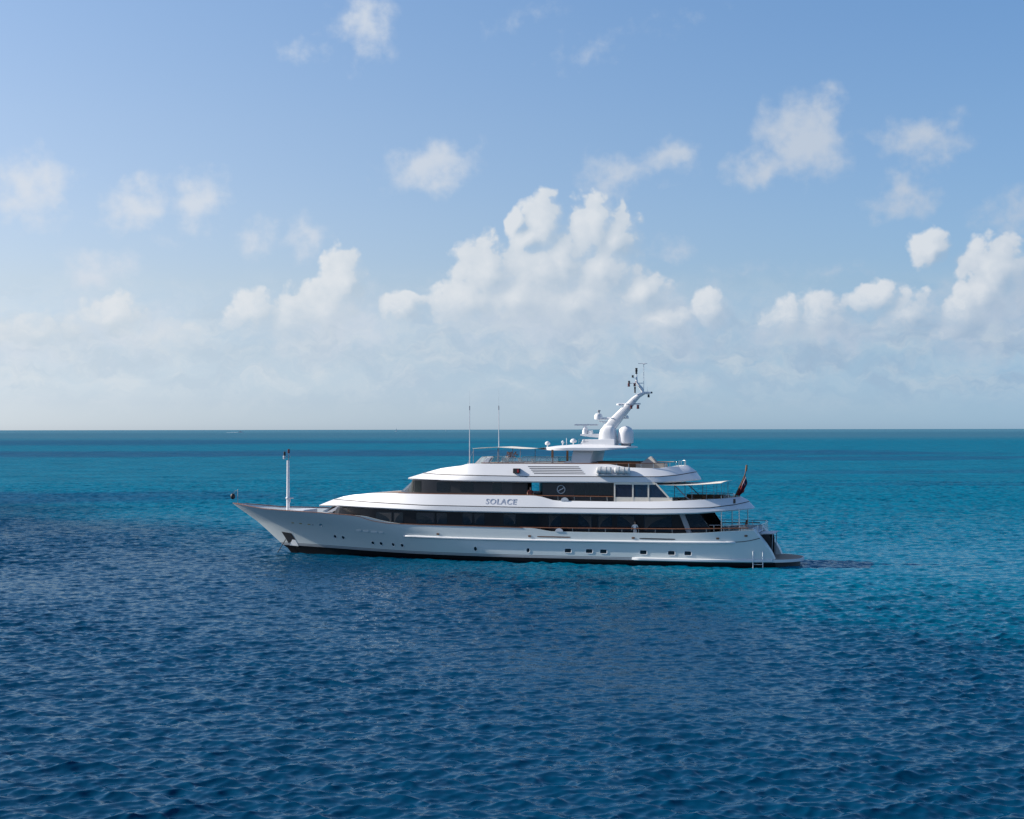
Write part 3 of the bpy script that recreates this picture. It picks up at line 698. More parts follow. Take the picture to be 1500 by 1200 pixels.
for s, z in ((7.35, 3.02), (8.3, 2.99), (9.3, 2.95), (9.75, 2.92)): on_hull('gilt_ornament', 'rect', s, z, 0.34 if s < 9.5 else 0.16, 0.09, GOLD if s < 9.5 else GREY, proud=0.02)
on_hull('fairlead', 'round', 10.7, 2.93, 0.26, 0.18, STEEL, proud=0.03)
# anchor pocket: dark green-black recess with a bright stainless chafe plate below it
def hull_patch(poly, name, m, proud, n=6):
    for sg in (-1, 1):
        mb = MB(); rws = []
        for i in range(n + 1):
            t = i / n; a = (poly[0][0] + (poly[3][0] - poly[0][0]) * t, poly[0][1] + (poly[3][1] - poly[0][1]) * t); b = (poly[1][0] + (poly[2][0] - poly[1][0]) * t, poly[1][1] + (poly[2][1] - poly[1][1]) * t)
            rws.append([])
            for j in range(n + 1):
                s = a[0] + (b[0] - a[0]) * j / n; z = a[1] + (b[1] - a[1]) * j / n; rws[-1].append((s, sg * (hull_y(s, z) + proud), z))
        mb.grid(rws); mb.grid([[(p[0], p[1] - sg * (proud + 0.05), p[2]) for p in r] for r in rws])
        part(mb, name, m)
hull_patch([(5.55, 2.07), (6.75, 1.95), (7.10, 1.30), (6.15, 0.95)], 'anchor_pocket', BLACK, 0.02)
hull_patch([(6.70, 1.33), (7.05, 1.30), (7.35, 0.68), (6.25, 0.72)], 'chafe_plate', mat('bright_plate', (0.9, 0.9, 0.88), 0.35), 0.03)
# ---- name, emblem
def text_mesh(txt, size, name, m, parent, loc, tilt, mirror_y=False):
    cu = bpy.data.curves.new(name, 'FONT'); cu.body = txt; cu.size = size; cu.extrude = 0.012; cu.space_character = 1.12; cu.offset = size * 0.012
    t = bpy.data.objects.new(name, cu); COL.objects.link(t)
    dg = bpy.context.evaluated_depsgraph_get(); me = bpy.data.meshes.new_from_object(t.evaluated_get(dg)); bpy.data.objects.remove(t)
    me.materials.clear(); me.materials.append(m)
    xs = [v.co.x for v in me.vertices]; w = max(xs) - min(xs)
    o = bpy.data.objects.new(name, me); COL.objects.link(o); o.parent = parent; o.location = loc
    o.rotation_euler = (math.radians(90) - tilt, 0, 0)
    return o, w
tl, tw = text_mesh('SOLACE', 0.74, 'name_lettering', LETTER, yacht, (27.68, -4.52, 5.22), math.radians(17.5))
mb = MB()
ring = [(34.5 + 0.36 * math.cos(t), -3.43, 6.58 + 0.36 * math.sin(t)) for t in np.linspace(0, 2 * math.pi, 33)]
mb.tube(ring, 0.035, 6, cap=False)
mb.tube([(34.5 + x, -3.43, 6.58 + z) for x, z in ((-.30, -.16), (-.2, -.13), (-.08, -.03), (.08, .03), (.2, .13), (.30, .16))], 0.045, 6)
part(mb, 'round_emblem', LIGHTGREY)
# half-round white plates at the two side gates
for s, y, z, m in ((35.05, -(uby(35) + 0.02), 5.6, LIGHTGREY), (34.6, -(hull_y(34.6, 2.85) + 0.02), 2.85, LIGHTGREY)):
    mb = MB(); mb.prism([(s + 0.36 * math.cos(t), z + 0.30 * math.sin(t)) for t in np.linspace(0, math.pi, 13)], y - 0.03, y + 0.05); part(mb, 'gate_plate', m)
# ---- sun deck side: louvres, navigation light box
LOUVRE = mat('louvre_grey', (0.10, 0.10, 0.115), 0.6)
def s2(s, z):      # port surface of the sun deck coaming
    t = (z - 7.78) / (8.88 - 7.78); return -(3.95 + (3.48 - 3.95) * t)
for i in range(5):
    z = 8.63 - i * 0.155; a = 31.45 + i * 0.16
    mb = MB(); y0 = s2(0, z); mb.prism([(a, z + 0.035), (a + 4.75, z + 0.035), (a + 4.75, z - 0.03), (a, z - 0.03)], y0 - 0.025, y0 + 0.1); part(mb, 'louvre', LOUVRE)
mb = MB(); mb.box(30.15, 30.75, -4.05, -3.5, 8.02, 8.46); nb_ = part(mb, 'navigation_light', BLACK, bevel=0.02)
mb = MB(); mb.box(30.55, 30.70, -4.075, -3.98, 8.10, 8.38); mb.build('lens', RED, nb_)
mb = MB(); mb.box(30.15, 30.75, 3.5, 4.05, 8.02, 8.46); part(mb, 'navigation_light', BLACK, bevel=0.02)
# sun deck cap rail
def sdy(s):
    pts = level(20.1, 45.4, T2, 3.50, 2.5, 7.5, 4.8); return float(np.interp(s, [p[0] for p in pts], [-p[1] for p in pts]))
mb = MB()
for sg in (-1, 1): mb.tube([(s, sg * (sdy(s) - 0.08), 8.93) for s in np.linspace(26.9, 39.2, 40)], 0.04, 6)
part(mb, 'sun_deck_cap', TEAK)
for sg in (-1, 1):
    railing([(s, sg * (sdy(min(s, 44.6)) - 0.12), 8.95 + 0.05 * (s - 39.2) / 5) for s in np.linspace(39.2, 43.9, 14)], lambda s: itp(T2, s), step=1.1, rt=0.032, mats=(TEAK, STEEL))
railing([(43.9, -sdy(43.9) + .12, 9.0), (44.9, -1.9, 9.15), (45.1, 0, 9.15), (44.9, 1.9, 9.15), (43.9, sdy(43.9) - .12, 9.0)], lambda s: 8.62, step=0.9, rt=0.028, mats=(STEEL, STEEL))
# front windscreen of the sun deck
mb = MB(); n = 24
def wsc(t): return (25.75 + 2.2 * (1 - math.cos(t)) * 1.0, 3.3 * math.sin(t))
rows = [[], []]
for t in np.linspace(-1.45, 1.45, n): a, b = wsc(t); rows[0].append((a, b * 1.0, 8.86)); rows[1].append((a + 0.35, b * 0.97, 9.45))
mb.grid(rows); scr = part(mb, 'glass_screen', CLEAR)
mb = MB(); mb.tube(rows[1], 0.022, 6)
for i in range(0, n, 3): mb.tube([rows[0][i], rows[1][i]], 0.022, 6)
mb.build('frame', STEEL, scr)
for sg in (-1, 1):
    mb = MB(); r0 = [(s, sg * (sdy(s) - 0.1), 8.93) for s in np.linspace(28.9, 34.2, 10)]; r1 = [(p[0], p[1] * 0.985, 9.42) for p in r0]; mb.grid([r0, r1]); q = part(mb, 'glass_screen', CLEAR)
    mf = MB(); mf.tube(r1, 0.02, 6)
    for i in range(0, 10, 2): mf.tube([r0[i], r1[i]], 0.02, 6)
    mf.build('frame', STEEL, q)
mb = MB()
for t in (-1.15, -0.35, 0.35, 1.15):
    a, b = wsc(t); mb.prism([(a - 0.3, 8.8), (a + 0.4, 8.8), (a + 0.8, 9.44), (a + 0.4, 9.44)], b - 0.22, b + 0.22)
part(mb, 'screen_bracket', WHITE, bevel=0.03)
# hardtop, pylon, forward awning
def hardtop():
    rows_t, rows_b = [], []
    for s in np.linspace(31.4, 40.3, 40):
        u = (s - 31.4) / 8.9; hw = 3.0 * min(1, (1 - (1 - min(1, u / 0.38)) ** 2.4)) * (1 - 0.12 * max(0, (u - 0.8) / 0.2) ** 2); hw = max(hw, 0.02)
        zt = itp([(31.4, 10.22), (33.5, 10.50), (35.5, 10.64), (38, 10.62), (40.3, 10.46)], s); zb = itp([(31.4, 10.18), (33.2, 10.10), (37.9, 10.08), (40.3, 10.28)], s)
        ys = np.linspace(-1, 1, 17)
        rows_t.append([(s, y * hw, zb + (zt - zb) * (0.45 + 0.55 * math.sqrt(max(0, 1 - abs(y) ** 3)))) for y in ys]); rows_b.append([(s, y * hw, zb + 0.02 * 0) for y in ys])
    mb = MB(); mb.grid(rows_t, flip=True); mb.grid(rows_b)
    for k in (0, 16): mb.grid([[r[k] for r in rows_t], [r[k] for r in rows_b]])
    mb.grid([rows_t[-1], rows_b[-1]]); mb.grid([rows_t[0], rows_b[0]])
    return mb
htop = part(hardtop(), 'hardtop', WHITE, smooth=50)
mb = MB(); mb.prism([(34.95, 8.0), (36.75, 8.0), (37.25, 10.12), (35.35, 10.12)], -2.5, 2.5, lean=0.06, zref=8.0)
mb.prism([(34.4, 8.0), (35.2, 8.0), (35.2, 9.12), (34.85, 9.12), (34.4, 8.98)], -2.55, 2.55)
part(mb, 'arch_pylon', WHITE, bevel=0.06)
def awning_sheet(s0, s1, hw, zf, n=30, thick=0.03, droop=0.0):
    rt, rb = [], []
    for s in np.linspace(s0, s1, n):
        u = (s - s0) / (s1 - s0)
        ys = np.linspace(-1, 1, 13); w = hw(u)
        rt.append([(s, y * w, zf(u) - droop * y * y + thick) for y in ys]); rb.append([(s, y * w, zf(u) - droop * y * y) for y in ys])
    mb = MB(); mb.grid(rt, flip=True); mb.grid(rb)
    for k in (0, 12): mb.grid([[r[k] for r in rt], [r[k] for r in rb]])
    mb.grid([rt[0], rb[0]]); mb.grid([rt[-1], rb[-1]])
    return mb
part(awning_sheet(25.7, 32.6, lambda u: 2.2 + 0.4 * math.sin(math.pi * u), lambda u: itp([(0, 10.22), (.15, 10.30), (.35, 10.36), (.55, 10.27), (.7, 10.20), (.85, 10.20), (1, 10.32)], u)), 'forward_awning', CANVAS)
for s, y in ((28.2, -2.4), (28.2, 2.4), (30.4, -2.5), (30.4, 2.5)):
    mb = MB(); mb.tube([(s, y, 8.0), (s, y, 10.24)], 0.03, 6); part(mb, 'awning_pole', GREY)
for s, y in ((33.5, -2.7), (33.5, 2.7)):
    mb = MB(); mb.box(s - 0.09, s + 0.09, y - 0.06, y + 0.06, 8.0, 10.15); part(mb, 'hardtop_post', BROWN)
# domes
def dome(s, y, r, z0, z1):
    mb = MB(); H = z1 - z0; pr = [(0.55 * r, 0), (0.95 * r, 0.12), (r, 0.3)]
    pr += [(r, H - r * 0.95)] + [(max(0.01, r * math.cos(a)), H - r * 0.95 + r * 0.95 * math.sin(a)) for a in np.linspace(0.1, math.pi / 2, 12)]
    mb.lathe(pr, (s, y, z0), 32); o = part(mb, 'radome', WHITE, smooth=50)
    mf = MB(); mf.lathe([(0.5 * r, 0), (0.5 * r, 0.3)], (s, y, z0 - 0.28), 16)
    for t in (0.6, 2.2, 3.8, 5.4): mf.box(s + .62 * r * math.cos(t) - .05, s + .62 * r * math.cos(t) + .05, y + .62 * r * math.sin(t) - .05, y + .62 * r * math.sin(t) + .05, z0 - 0.25, z0 + 0.08)
    mf.build('pedestal', GREY, o)
dome(39.72, 0.0, 0.71, 10.62, 12.3)
# mast base, radar shelf, shaft
mb = MB()
mb.prism([(35.5, 10.5), (38.9, 10.5), (38.9, 11.12), (35.95, 11.08)], -1.0, 1.0, lean=0.10, zref=10.5)
part(mb, 'mast_plinth', WHITE, bevel=0.06)
mb = MB(); rws = []
for z, a, b, w in ((10.5, 37.15, 38.95, .82), (11.2, 37.22, 38.9, .80), (11.7, 37.3, 38.8, .78), (12.0, 37.42, 38.75, .74), (12.2, 37.62, 38.68, .64), (12.32, 37.95, 38.55, .4)):
    ring = []
    for t in np.linspace(0, 2 * math.pi, 33):
        c, q = math.cos(t), math.sin(t); ex = 0.9 if c < 0 else 0.45
        ring.append(((a + b) / 2 + (b - a) / 2 * math.copysign(abs(c) ** ex, c), w * math.copysign(abs(q) ** 0.6, q), z))
    rws.append(ring)
mb.grid(rws); mb.add(rws[-1][:-1], [tuple(range(32))]); part(mb, 'mast_base', WHITE, smooth=50)
mb = MB(); mb.prism([(35.55, 11.42), (35.55, 11.56), (37.6, 11.60), (37.6, 11.2), (36.4, 11.30)], -0.5, 0.5)
shelf = part(mb, 'radar_shelf', WHITE, bevel=0.03)
mb = MB(); mb.lathe([(0.28, 0), (0.26, 0.5), (0.16, 0.62), (0.12, 0.85)], (35.9, 0, 11.56), 16); mb.box(36.2, 36.6, -.2, .2, 11.56, 11.9); rd = mb.build('radar_pedestal', WHITE, shelf, bevel=0.02)
mb = MB(); q = math.radians(12); c_, s_ = math.cos(q), math.sin(q)
mb.add([(36.0 + a * c_ - b * s_, a * s_ + b * c_, 12.35 + z) for z in (0, .13) for a, b in ((-1.1, -.09), (1.1, -.09), (1.1, .09), (-1.1, .09))], [(0, 3, 2, 1), (4, 5, 6, 7), (0, 1, 5, 4), (1, 2, 6, 5), (2, 3, 7, 6), (3, 0, 4, 7)])
mb.build('radar_scanner', LIGHTGREY, shelf, bevel=0.03)
def mast_shaft():
    cl = [((37.7, 11.55), 1.05), ((38.35, 12.35), 1.05), ((39.15, 13.22), 0.88), ((39.95, 14.08), 0.70), ((40.5, 14.70), 0.55), ((40.95, 15.08), 0.40), ((41.45, 15.30), 0.27), ((42.1, 15.33), 0.15)]
    mb = MB(); rows = []
    for i, ((s, z), w) in enumerate(cl):
        a = Vector(cl[min(i + 1, len(cl) - 1)][0]) - Vector(cl[max(i - 1, 0)][0]); a.normalize(); nx, nz = -a.y, a.x
        hw = 0.34 - 0.02 * i; ring = []
        for t in np.linspace(0, 2 * math.pi, 17)[:-1]:
            c, q = math.cos(t), math.sin(t); e = 0.6
            ring.append((s + nx * w / 2 * math.copysign(abs(c) ** e, c), hw * math.copysign(abs(q) ** e, q), z + nz * w / 2 * math.copysign(abs(c) ** e, c)))
        rows.append(ring + [ring[0]])
    mb.grid(rows); mb.add(rows[-1][:-1], [tuple(range(16))]); return mb
mast = part(mast_shaft(), 'mast', WHITE, smooth=50)
# lower spreader with satellite pod
mb = MB(); mb.tube([(37.1, 0, 12.95), (38.3, 0, 13.02), (40.0, 0, 13.02)], [0.12, 0.09, 0.05], 8); mb.tube([(38.6, -1.1, 13.0), (38.6, 1.1, 13.0)], 0.06, 8)
mb.tube([(37.2, 0, 12.72), (38.2, 0, 12.66)], 0.05, 6); mb.tube([(37.5, 0, 12.68), (38.0, 0, 12.2)], 0.02, 6); mb.build('lower_spreader', WHITE, mast)
mb = MB(); mb.lathe([(0.05, -.08), (0.36, 0), (0.38, .3), (0.28, .5), (0.05, .56)], (37.15, 0, 12.92), 20); pod = mb.build('satellite_pod', WHITE, mast)
mb = MB(); mb.lathe([(0.08, 0), (0.08, .18), (.16, .2), (.16, .3), (0.03, .32)], (37.2, 0, 13.46), 10); mb.build('horn', GREY, mast)
mb = MB(); mb.lathe([(0.13, 0), (0.15, .1), (0.1, .22), (.02, .26)], (39.85, 0, 13.02), 12); mb.build('gps_dome', WHITE, mast)
# upper spreader
mb = MB(); mb.tube([(39.05, 0, 14.28), (39.4, 0, 14.3), (41.1, 0, 14.32)], [0.12, 0.09, 0.06], 8); mb.tube([(40.0, -1.0, 14.3), (40.0, 1.0, 14.3)], 0.05, 8); mb.build('upper_spreader', WHITE, mast)
mb = MB(); mb.lathe([(0.05, -.12), (0.3, -.08), (0.3, .06), (0.05, .12)], (39.15, 0, 14.28), 16); mb.build('camera_head', WHITE, mast)
def lamp(s, y, z, h=0.32, r=0.095, m=BLACK, lens=None):
    r *= 1.2
    mb = MB(); mb.lathe([(r * .7, 0), (r, .03), (r, h * .35), (r * .75, h * .38), (r * .75, h * .62), (r, h * .65), (r, h - .03), (r * .5, h)], (s, y, z), 12)
    o = mb.build('navigation_lamp', m, mast)
REDL = mat('dark_red_lens', (0.10, 0.012, 0.015), 0.3)
for a in ((40.35, -0.55, 13.86, .34, .1, REDL), (40.9, -0.2, 13.86, .36, .11, REDL), (40.65, -0.3, 15.32, .26, .07, BLACK), (40.65, -0.3, 15.6, .26, .08, BLACK), (40.62, -0.3, 15.9, .3, .1, REDL),
          (40.1, -0.4, 15.88, .32, .1, REDL), (40.12, -0.4, 16.24, .18, .09, BLACK), (40.72, 0, 16.2, .2, .09, REDL), (40.4, -0.1, 16.72, .22, .09, BLACK), (40.72, 0, 17.05, .28, .09, BLACK), (40.72, 0, 17.32, .28, .1, BLACK), (41.85, 0, 14.9, .28, .09, BLACK), (42.1, 0, 15.26, .16, .1, BLACK)): lamp(*a)
mb = MB(); mb.tube([(41.35, 0, 15.3), (41.2, 0, 15.7), (40.75, 0, 16.25), (40.72, 0, 17.05)], [0.12, 0.16, 0.12, 0.05], 8); mb.tube([(40.0, -.4, 16.2), (40.7, 0, 16.22), (41.35, 0, 16.2)], 0.035, 6)
mb.tube([(40.4, -.1, 16.72), (40.72, 0, 16.6)], 0.02, 6); mb.tube([(40.6, -.3, 15.3), (40.7, 0, 15.2)], 0.03, 6); mb.tube([(41.85, 0, 15.35), (41.85, 0, 15.1)], 0.02, 6); mb.tube([(41.75, 0, 15.3), (41.75, 0, 15.95)], 0.012, 6); mb.build('topmast', WHITE, mast)
mb = MB(); mb.tube([(41.4, 0, 15.3), (41.4, 0, 17.95)], 0.025, 6); mb.tube([(40.9, -.1, 18.0), (41.7, .1, 18.0)], 0.03, 6); mb.lathe([(0.05, 0), (0.2, .05), (.02, .1)], (41.45, 0, 17.92), 10); mb.build('wind_vane', LIGHTGREY, mast)
# whip aerials
for s, y, z0, z1 in ((25.08, -1.2, 8.5, 13.85), (28.12, -1.8, 8.9, 13.85)):
    mb = MB(); mb.tube([(s, y, z0), (s, y, z0 + .5), (s, y, z1)], [0.065, 0.045, 0.032], 8); w = part(mb, 'whip_aerial', LIGHTGREY)
    mb = MB(); mb.tube([(s, y, z1 - .05), (s, y, z1 + .35)], 0.05, 6); mb.tube([(s, y, z1 + .35), (s, y, z1 + 1.8)], [0.007, 0.003], 4); mb.build('tip', GREY, w)
mb = MB(); mb.tube([(25.55, -1.6, 8.5), (25.6, -1.6, 10.25)], 0.025, 6); mb.tube([(24.9, -1.6, 8.6), (25.6, -1.6, 10.1)], 0.008, 4); part(mb, 'flag_staff', GREY)
# small aerials on the hardtop
for s, r, h in ((32.55, 0.24, .28), (34.0, 0.13, .2), (35.0, 0.30, .32), (35.95, 0.1, .22)):
    z = itp([(31.4, 10.28), (33.5, 10.52), (35.5, 10.65), (36.5, 10.66)], s); mb = MB(); mb.lathe([(0.06, -.06), (0.06, .14), (r * .8, .16), (r, .22), (r, .22 + h * .4), (r * .6, .22 + h * .85), (.02, .22 + h)], (s, -0.9, z), 14); part(mb, 'aerial_dome', WHITE)
mb = MB(); mb.tube([(34.35, -.9, 10.5), (34.35, -.9, 11.2)], 0.03, 6); part(mb, 'aerial_stub', WHITE)
mb = MB(); mb.tube([(35.6, -1.2, 10.6), (35.6, -1.2, 11.1), (36.5, -1.2, 11.1)], 0.02, 6); mb.tube([(35.6, -1.2, 10.9), (36.5, -1.2, 10.9)], 0.015, 6); part(mb, 'hardtop_rail', STEEL)
# foremast
mb = MB(); mb.tube([(5.98, 0, 3.3), (5.98, 0, 5.1), (5.98, 0, 9.0)], [0.17, 0.16, 0.13], 12); fm = part(mb, 'foremast', WHITE)
mb = MB(); mb.tube([(5.75, 0, 5.35), (6.55, 0, 5.32)], 0.07, 8); mb.lathe([(0.22, 0), (0.24, .12), (0.18, .2)], (5.98, 0, 5.22), 14); mb.tube([(6.2, 0, 5.3), (6.2, 0, 4.9)], 0.05, 6); mb.build('winch', LIGHTGREY, fm)
mb = MB(); mb.tube([(6.02, 0, 9.0), (6.05, 0, 9.75)], 0.045, 8); mb.tube([(5.55, 0, 9.3), (6.25, 0, 9.35)], 0.03, 6); mb.build('yard', GREY, fm)
for s, z, h, m in ((6.05, 9.7, .42, REDL), (5.6, 9.45, .42, BLACK), (5.55, 9.12, .34, LIGHTGREY)):
    mb = MB(); mb.lathe([(0.07, 0), (0.11, .04), (0.11, h * .4), (.07, h * .45), (0.11, h * .55), (.11, h - .04), (.05, h)], (s, 0, z), 12); mb.build('masthead_lamp', m, fm)
# foredeck gear: windlass, lockers, jackstaff
mb = MB(); mb.tube([(0.55, 0, 4.6), (0.55, 0, 6.15)], 0.035, 8); mb.tube([(0.2, 0, 5.98), (0.55, 0, 6.0)], 0.015, 6); part(mb, 'jackstaff', GREY)
for s in (3.4, 4.1):
    mb = MB(); mb.lathe([(0.2, 0), (0.2, .25), (0.12, .3), (0.14, .6), (.2, .68), (.08, .72)], (s, -.35 if s < 4 else .35, 3.5), 14); part(mb, 'windlass', STEEL)
mb = MB(); mb.box(4.6, 5.5, -1.0, 1.0, 3.4, 4.1); mb.box(6.9, 8.4, -1.6, 1.6, 3.3, 4.25); part(mb, 'deck_locker', WHITE, bevel=0.06)
# ---- aft canvas enclosure on the upper deck
def enclosure(sg):
    y = sg * 3.95; mb = MB()
    mb.box(39.5, 44.75, y - .03, y + .03, 5.55, 5.98)                       # lower canvas panel
    mb.box(39.5, 43.2, y - .03, y + .03, 7.10, 7.30)                         # header
    for a in (39.5, 41.15, 42.55): mb.box(a, a + 0.13, y - .045, y + .045, 5.6, 7.2)
    mb.prism([(43.15, 7.25), (43.32, 7.25), (44.85, 5.62), (44.66, 5.62)], y - .045, y + .045)
    e = part(mb, 'canvas_enclosure', CANVAS)
    for a, b in ((39.63, 41.15), (41.28, 42.55)):
        p = MB(); p.box(a, b, y - .012, y + .012, 5.98, 7.10); p.build('clear_window', VINYL, e)
    p = MB(); p.prism([(42.68, 5.98), (44.35, 5.98), (43.28, 7.10), (42.68, 7.10)], y - .012, y + .012); p.build('clear_window', VINYL, e)
def vinyl():
    M = bpy.data.materials.new('clear_vinyl'); M.use_nodes = True; T = NT(M.node_tree); b = T.n['Principled BSDF']
    b.inputs['Base Color'].default_value = (0.02, 0.03, 0.06, 1); b.inputs['Roughness'].default_value = 0.12
    tr = T.new('ShaderNodeBsdfTransparent'); tr.inputs[0].default_value = (0.6, 0.7, 0.8, 1)
    co = T.new('ShaderNodeTexCoord').outputs['Object']; nz = T.noise(T.vmath('MULTIPLY', co, (2.5, 1, 0.5)), 1.2, 3).outputs['Fac']
    mx = T.new('ShaderNodeMixShader'); T.put(mx.inputs[0], T.math('MULTIPLY_ADD', nz, 0.5, 0.45, clamp=True))
    T.l.new(tr.outputs[0], mx.inputs[1]); T.l.new(b.outputs[0], mx.inputs[2]); T.l.new(mx.outputs[0], T.n['Material Output'].inputs[0])
    return M
VINYL = vinyl()
enclosure(-1)
mb = MB(); mb.box(39.45, 39.7, -3.9, 3.9, 5.1, 7.3); part(mb, 'aft_bulkhead', PANEL)
part(awning_sheet(42.9, 48.95, lambda u: 3.75 - 0.35 * u * u, lambda u: 7.14 + 0.18 * u - 0.10 * math.sin(math.pi * u), droop=0.06), 'aft_awning', CANVAS)
for s, y in ((46.3, -2.9), (47.6, -2.9), (48.2, -2.6), (48.8, -2.2), (48.85, -1.0), (48.85, 1.0), (48.8, 2.2), (47.6, 2.9), (46.3, 2.9), (44.6, 3.2), (43.6, 3.3)):
    mb = MB(); mb.tube([(s, y, 5.4), (s, y, 7.2)], 0.017 if s > 47 else 0.03, 6); part(mb, 'awning_pole', GREY)
mb = MB()
for sg in (-1, 1): mb.tube([(44.6, sg * 2.9, 7.18), (46.4, sg * 3.3, 5.5)], 0.05, 6)
part(mb, 'awning_brace', GREY)
pts = [(44.9, 3.9, 6.1), (47.5, 3.5, 6.12), (49.2, 2.4, 6.14), (49.7, 0, 6.14), (49.2, -2.4, 6.14), (48.2, -3.1, 6.12)]
railing(pts, lambda s: 5.75, step=1.2, rt=0.03, mats=(STEEL, STEEL))
for s, y, z0, z1 in ((48.95, -3.2, 2.2, 4.8), (50.45, -2.75, 2.6, 5.0), (48.95, 3.2, 2.2, 4.8), (50.45, 2.75, 2.6, 5.0)):
    mb = MB(); mb.tube([(s, y, z0), (s, y, z1)], 0.05, 8); part(mb, 'deck_post', STEEL)
mb = MB(); mb.box(50.0, 50.2, -3.35, -3.2, 5.5, 5.9); part(mb, 'stern_lamp', BLACK, bevel=0.02)

# ------------------------------------------------------------------ loose things on board
def at(s, y, z=0.0): return ship_world(s, y, z)
def chair_proto():
    t = empty('deck_chair', 'x', 'chair', (0, 0, 0), 0, 'chairs set out on the decks')
    mb = MB(); mb.box(-.3, .3, -.3, .3, .36, .46); mb.build('seat', CUSHION, t, bevel=0.03)
    mb = MB(); mb.prism([(.24, .44), (.34, .44), (.46, 1.0), (.38, 1.02)], -.3, .3); mb.build('backrest', BROWN, t, bevel=0.02)
    for a in (-.26, .26):
        for b in (-.26, .26): mb = MB(); mb.box(a - .03, a + .03, b - .03, b + .03, 0, .36); mb.build('leg', BROWN, t)
    return t
ch0 = chair_proto()
CH = [(46.9, -2.0, 5.06, 40, 'brown chair with pale seat under the cream aft awning, nearest the slanted brace'),
      (47.8, -1.6, 5.06, 190, 'brown chair with pale seat under the cream aft awning, nearest the stern flag'),
      (46.2, 0.4, 5.06, 200, 'brown chair with pale seat under the aft awning beside the far railing'),
      (49.6, -2.6, 2.14, 190, 'dark chair behind the main deck railing between the two posts under the overhang'),
      (50.6, -1.9, 2.98, 20, 'dark chair at the stern rail beside the aft-most post'),
      (48.3, -2.4, 2.14, 10, 'dark chair behind the main deck railing just aft of the glass wind screen')]
for i, (s, y, z, r, lab) in enumerate(CH):
    if i == 0: c = ch0; c.location = at(s, y, z); c.rotation_euler = (0, 0, math.radians(r) - PSI); c['label'] = lab
    else: c = dup(ch0, at(s, y, z), math.radians(r) - PSI, lab)
# long table and sofa under the aft awning
t = empty('dining_table', 'long brown dining table under the cream aft awning', 'table', at(45.6, -1.6, 5.06), -PSI)
mb = MB(); mb.box(-1.0, 1.0, -.5, .5, .70, .76); mb.build('tabletop', BROWN, t, bevel=0.01)
for a in (-.7, .7): mb = MB(); mb.box(a - .06, a + .06, -.3, .3, 0, .70); mb.build('leg', BROWN, t)
t = empty('sofa', 'brown sofa with pale cushions along the bulwark of the upper aft deck', 'sofa', at(46.8, 2.6, 5.06), -PSI)
mb = MB(); mb.box(-2.0, 2.0, -.4, .4, .1, .42); mb.box(-2.0, 2.0, .28, .45, .42, .95); mb.build('frame', BROWN, t, bevel=0.02)
mb = MB(); mb.box(-1.95, 1.95, -.4, .27, .421, .56); mb.build('cushion', CUSHION, t, bevel=0.04)
# sun deck loungers
def lounger_proto():
    t = empty('sun_lounger', 'x', 'sun lounger', (0, 0, 0), 0, 'pale loungers on the sun deck')
    mb = MB(); mb.box(-1.0, .9, -.35, .35, .18, .26); mb.build('frame', BROWN, t)
    mb = MB(); mb.box(-1.0, .25, -.34, .34, .261, .38); mb.build('mattress', CUSHION, t, bevel=0.03)
    mb = MB(); mb.prism([(.2, .27), (.38, .27), (.95, .95), (.80, 1.0)], -.34, .34); mb.build('backrest', CUSHION, t, bevel=0.03)
    for a in (-.9, .8):
        for b in (-.3, .3): mb = MB(); mb.box(a - .03, a + .03, b - .03, b + .03, 0, .18); mb.build('leg', BROWN, t)
    return t
lg0 = lounger_proto()
LG = [(30.9, -1.8, 200, 'pale lounger on the sun deck under the middle of the forward awning'), (32.2, -2.0, 180, 'pale lounger on the sun deck with raised back, just ahead of the brown hardtop post'),
      (29.3, -1.5, 170, 'pale lounger on the sun deck beside the forward whip aerial'), (30.1, 1.0, 180, 'pale lounger on the far side of the sun deck under the forward awning')]
for i, (s, y, r, lab) in enumerate(LG):
    if i == 0: c = lg0; c.location = at(s, y, 8.33); c.rotation_euler = (0, 0, math.radians(r) - PSI); c['label'] = lab
    else: c = dup(lg0, at(s, y, 8.33), math.radians(r) - PSI, lab)
mb = MB(); mb.box(28.2, 34.2, -2.8, 2.8, 8.05, 8.325); part(mb, 'sun_deck_platform', TEAKDECK)
# covered furniture astern of the arch
t = empty('covered_sofa', 'grey canvas covered sofa with a peaked cover at the aft end of the sun deck', 'sofa', at(42.4, -1.4, 8.0), -PSI)
mb = MB(); mb.box(-1.3, 1.3, -.8, .8, 0, .95); mb.add([(-.9, -.7, .95), (.6, -.7, .95), (.6, .7, .95), (-.9, .7, .95), (-.05, 0, 1.62)], [(0, 1, 4), (1, 2, 4), (2, 3, 4), (3, 0, 4)]); mb.build('canvas_cover', mat('grey_cover', (0.34, 0.32, 0.29), 0.9, var=0.15), t, bevel=0.05)
t = empty('bar_counter', 'dark low bar counter behind the white mast arch on the sun deck', 'counter', at(39.4, -0.5, 8.0), -PSI)
mb = MB(); mb.box(-1.9, 1.9, -1.2, 1.2, 0, 1.05); mb.build('cabinet', BROWN, t, bevel=0.03)
mb = MB(); mb.box(-2.0, 2.0, -1.3, 1.3, 1.053, 1.11); mb.build('counter_top', BLACK, t, bevel=0.01)
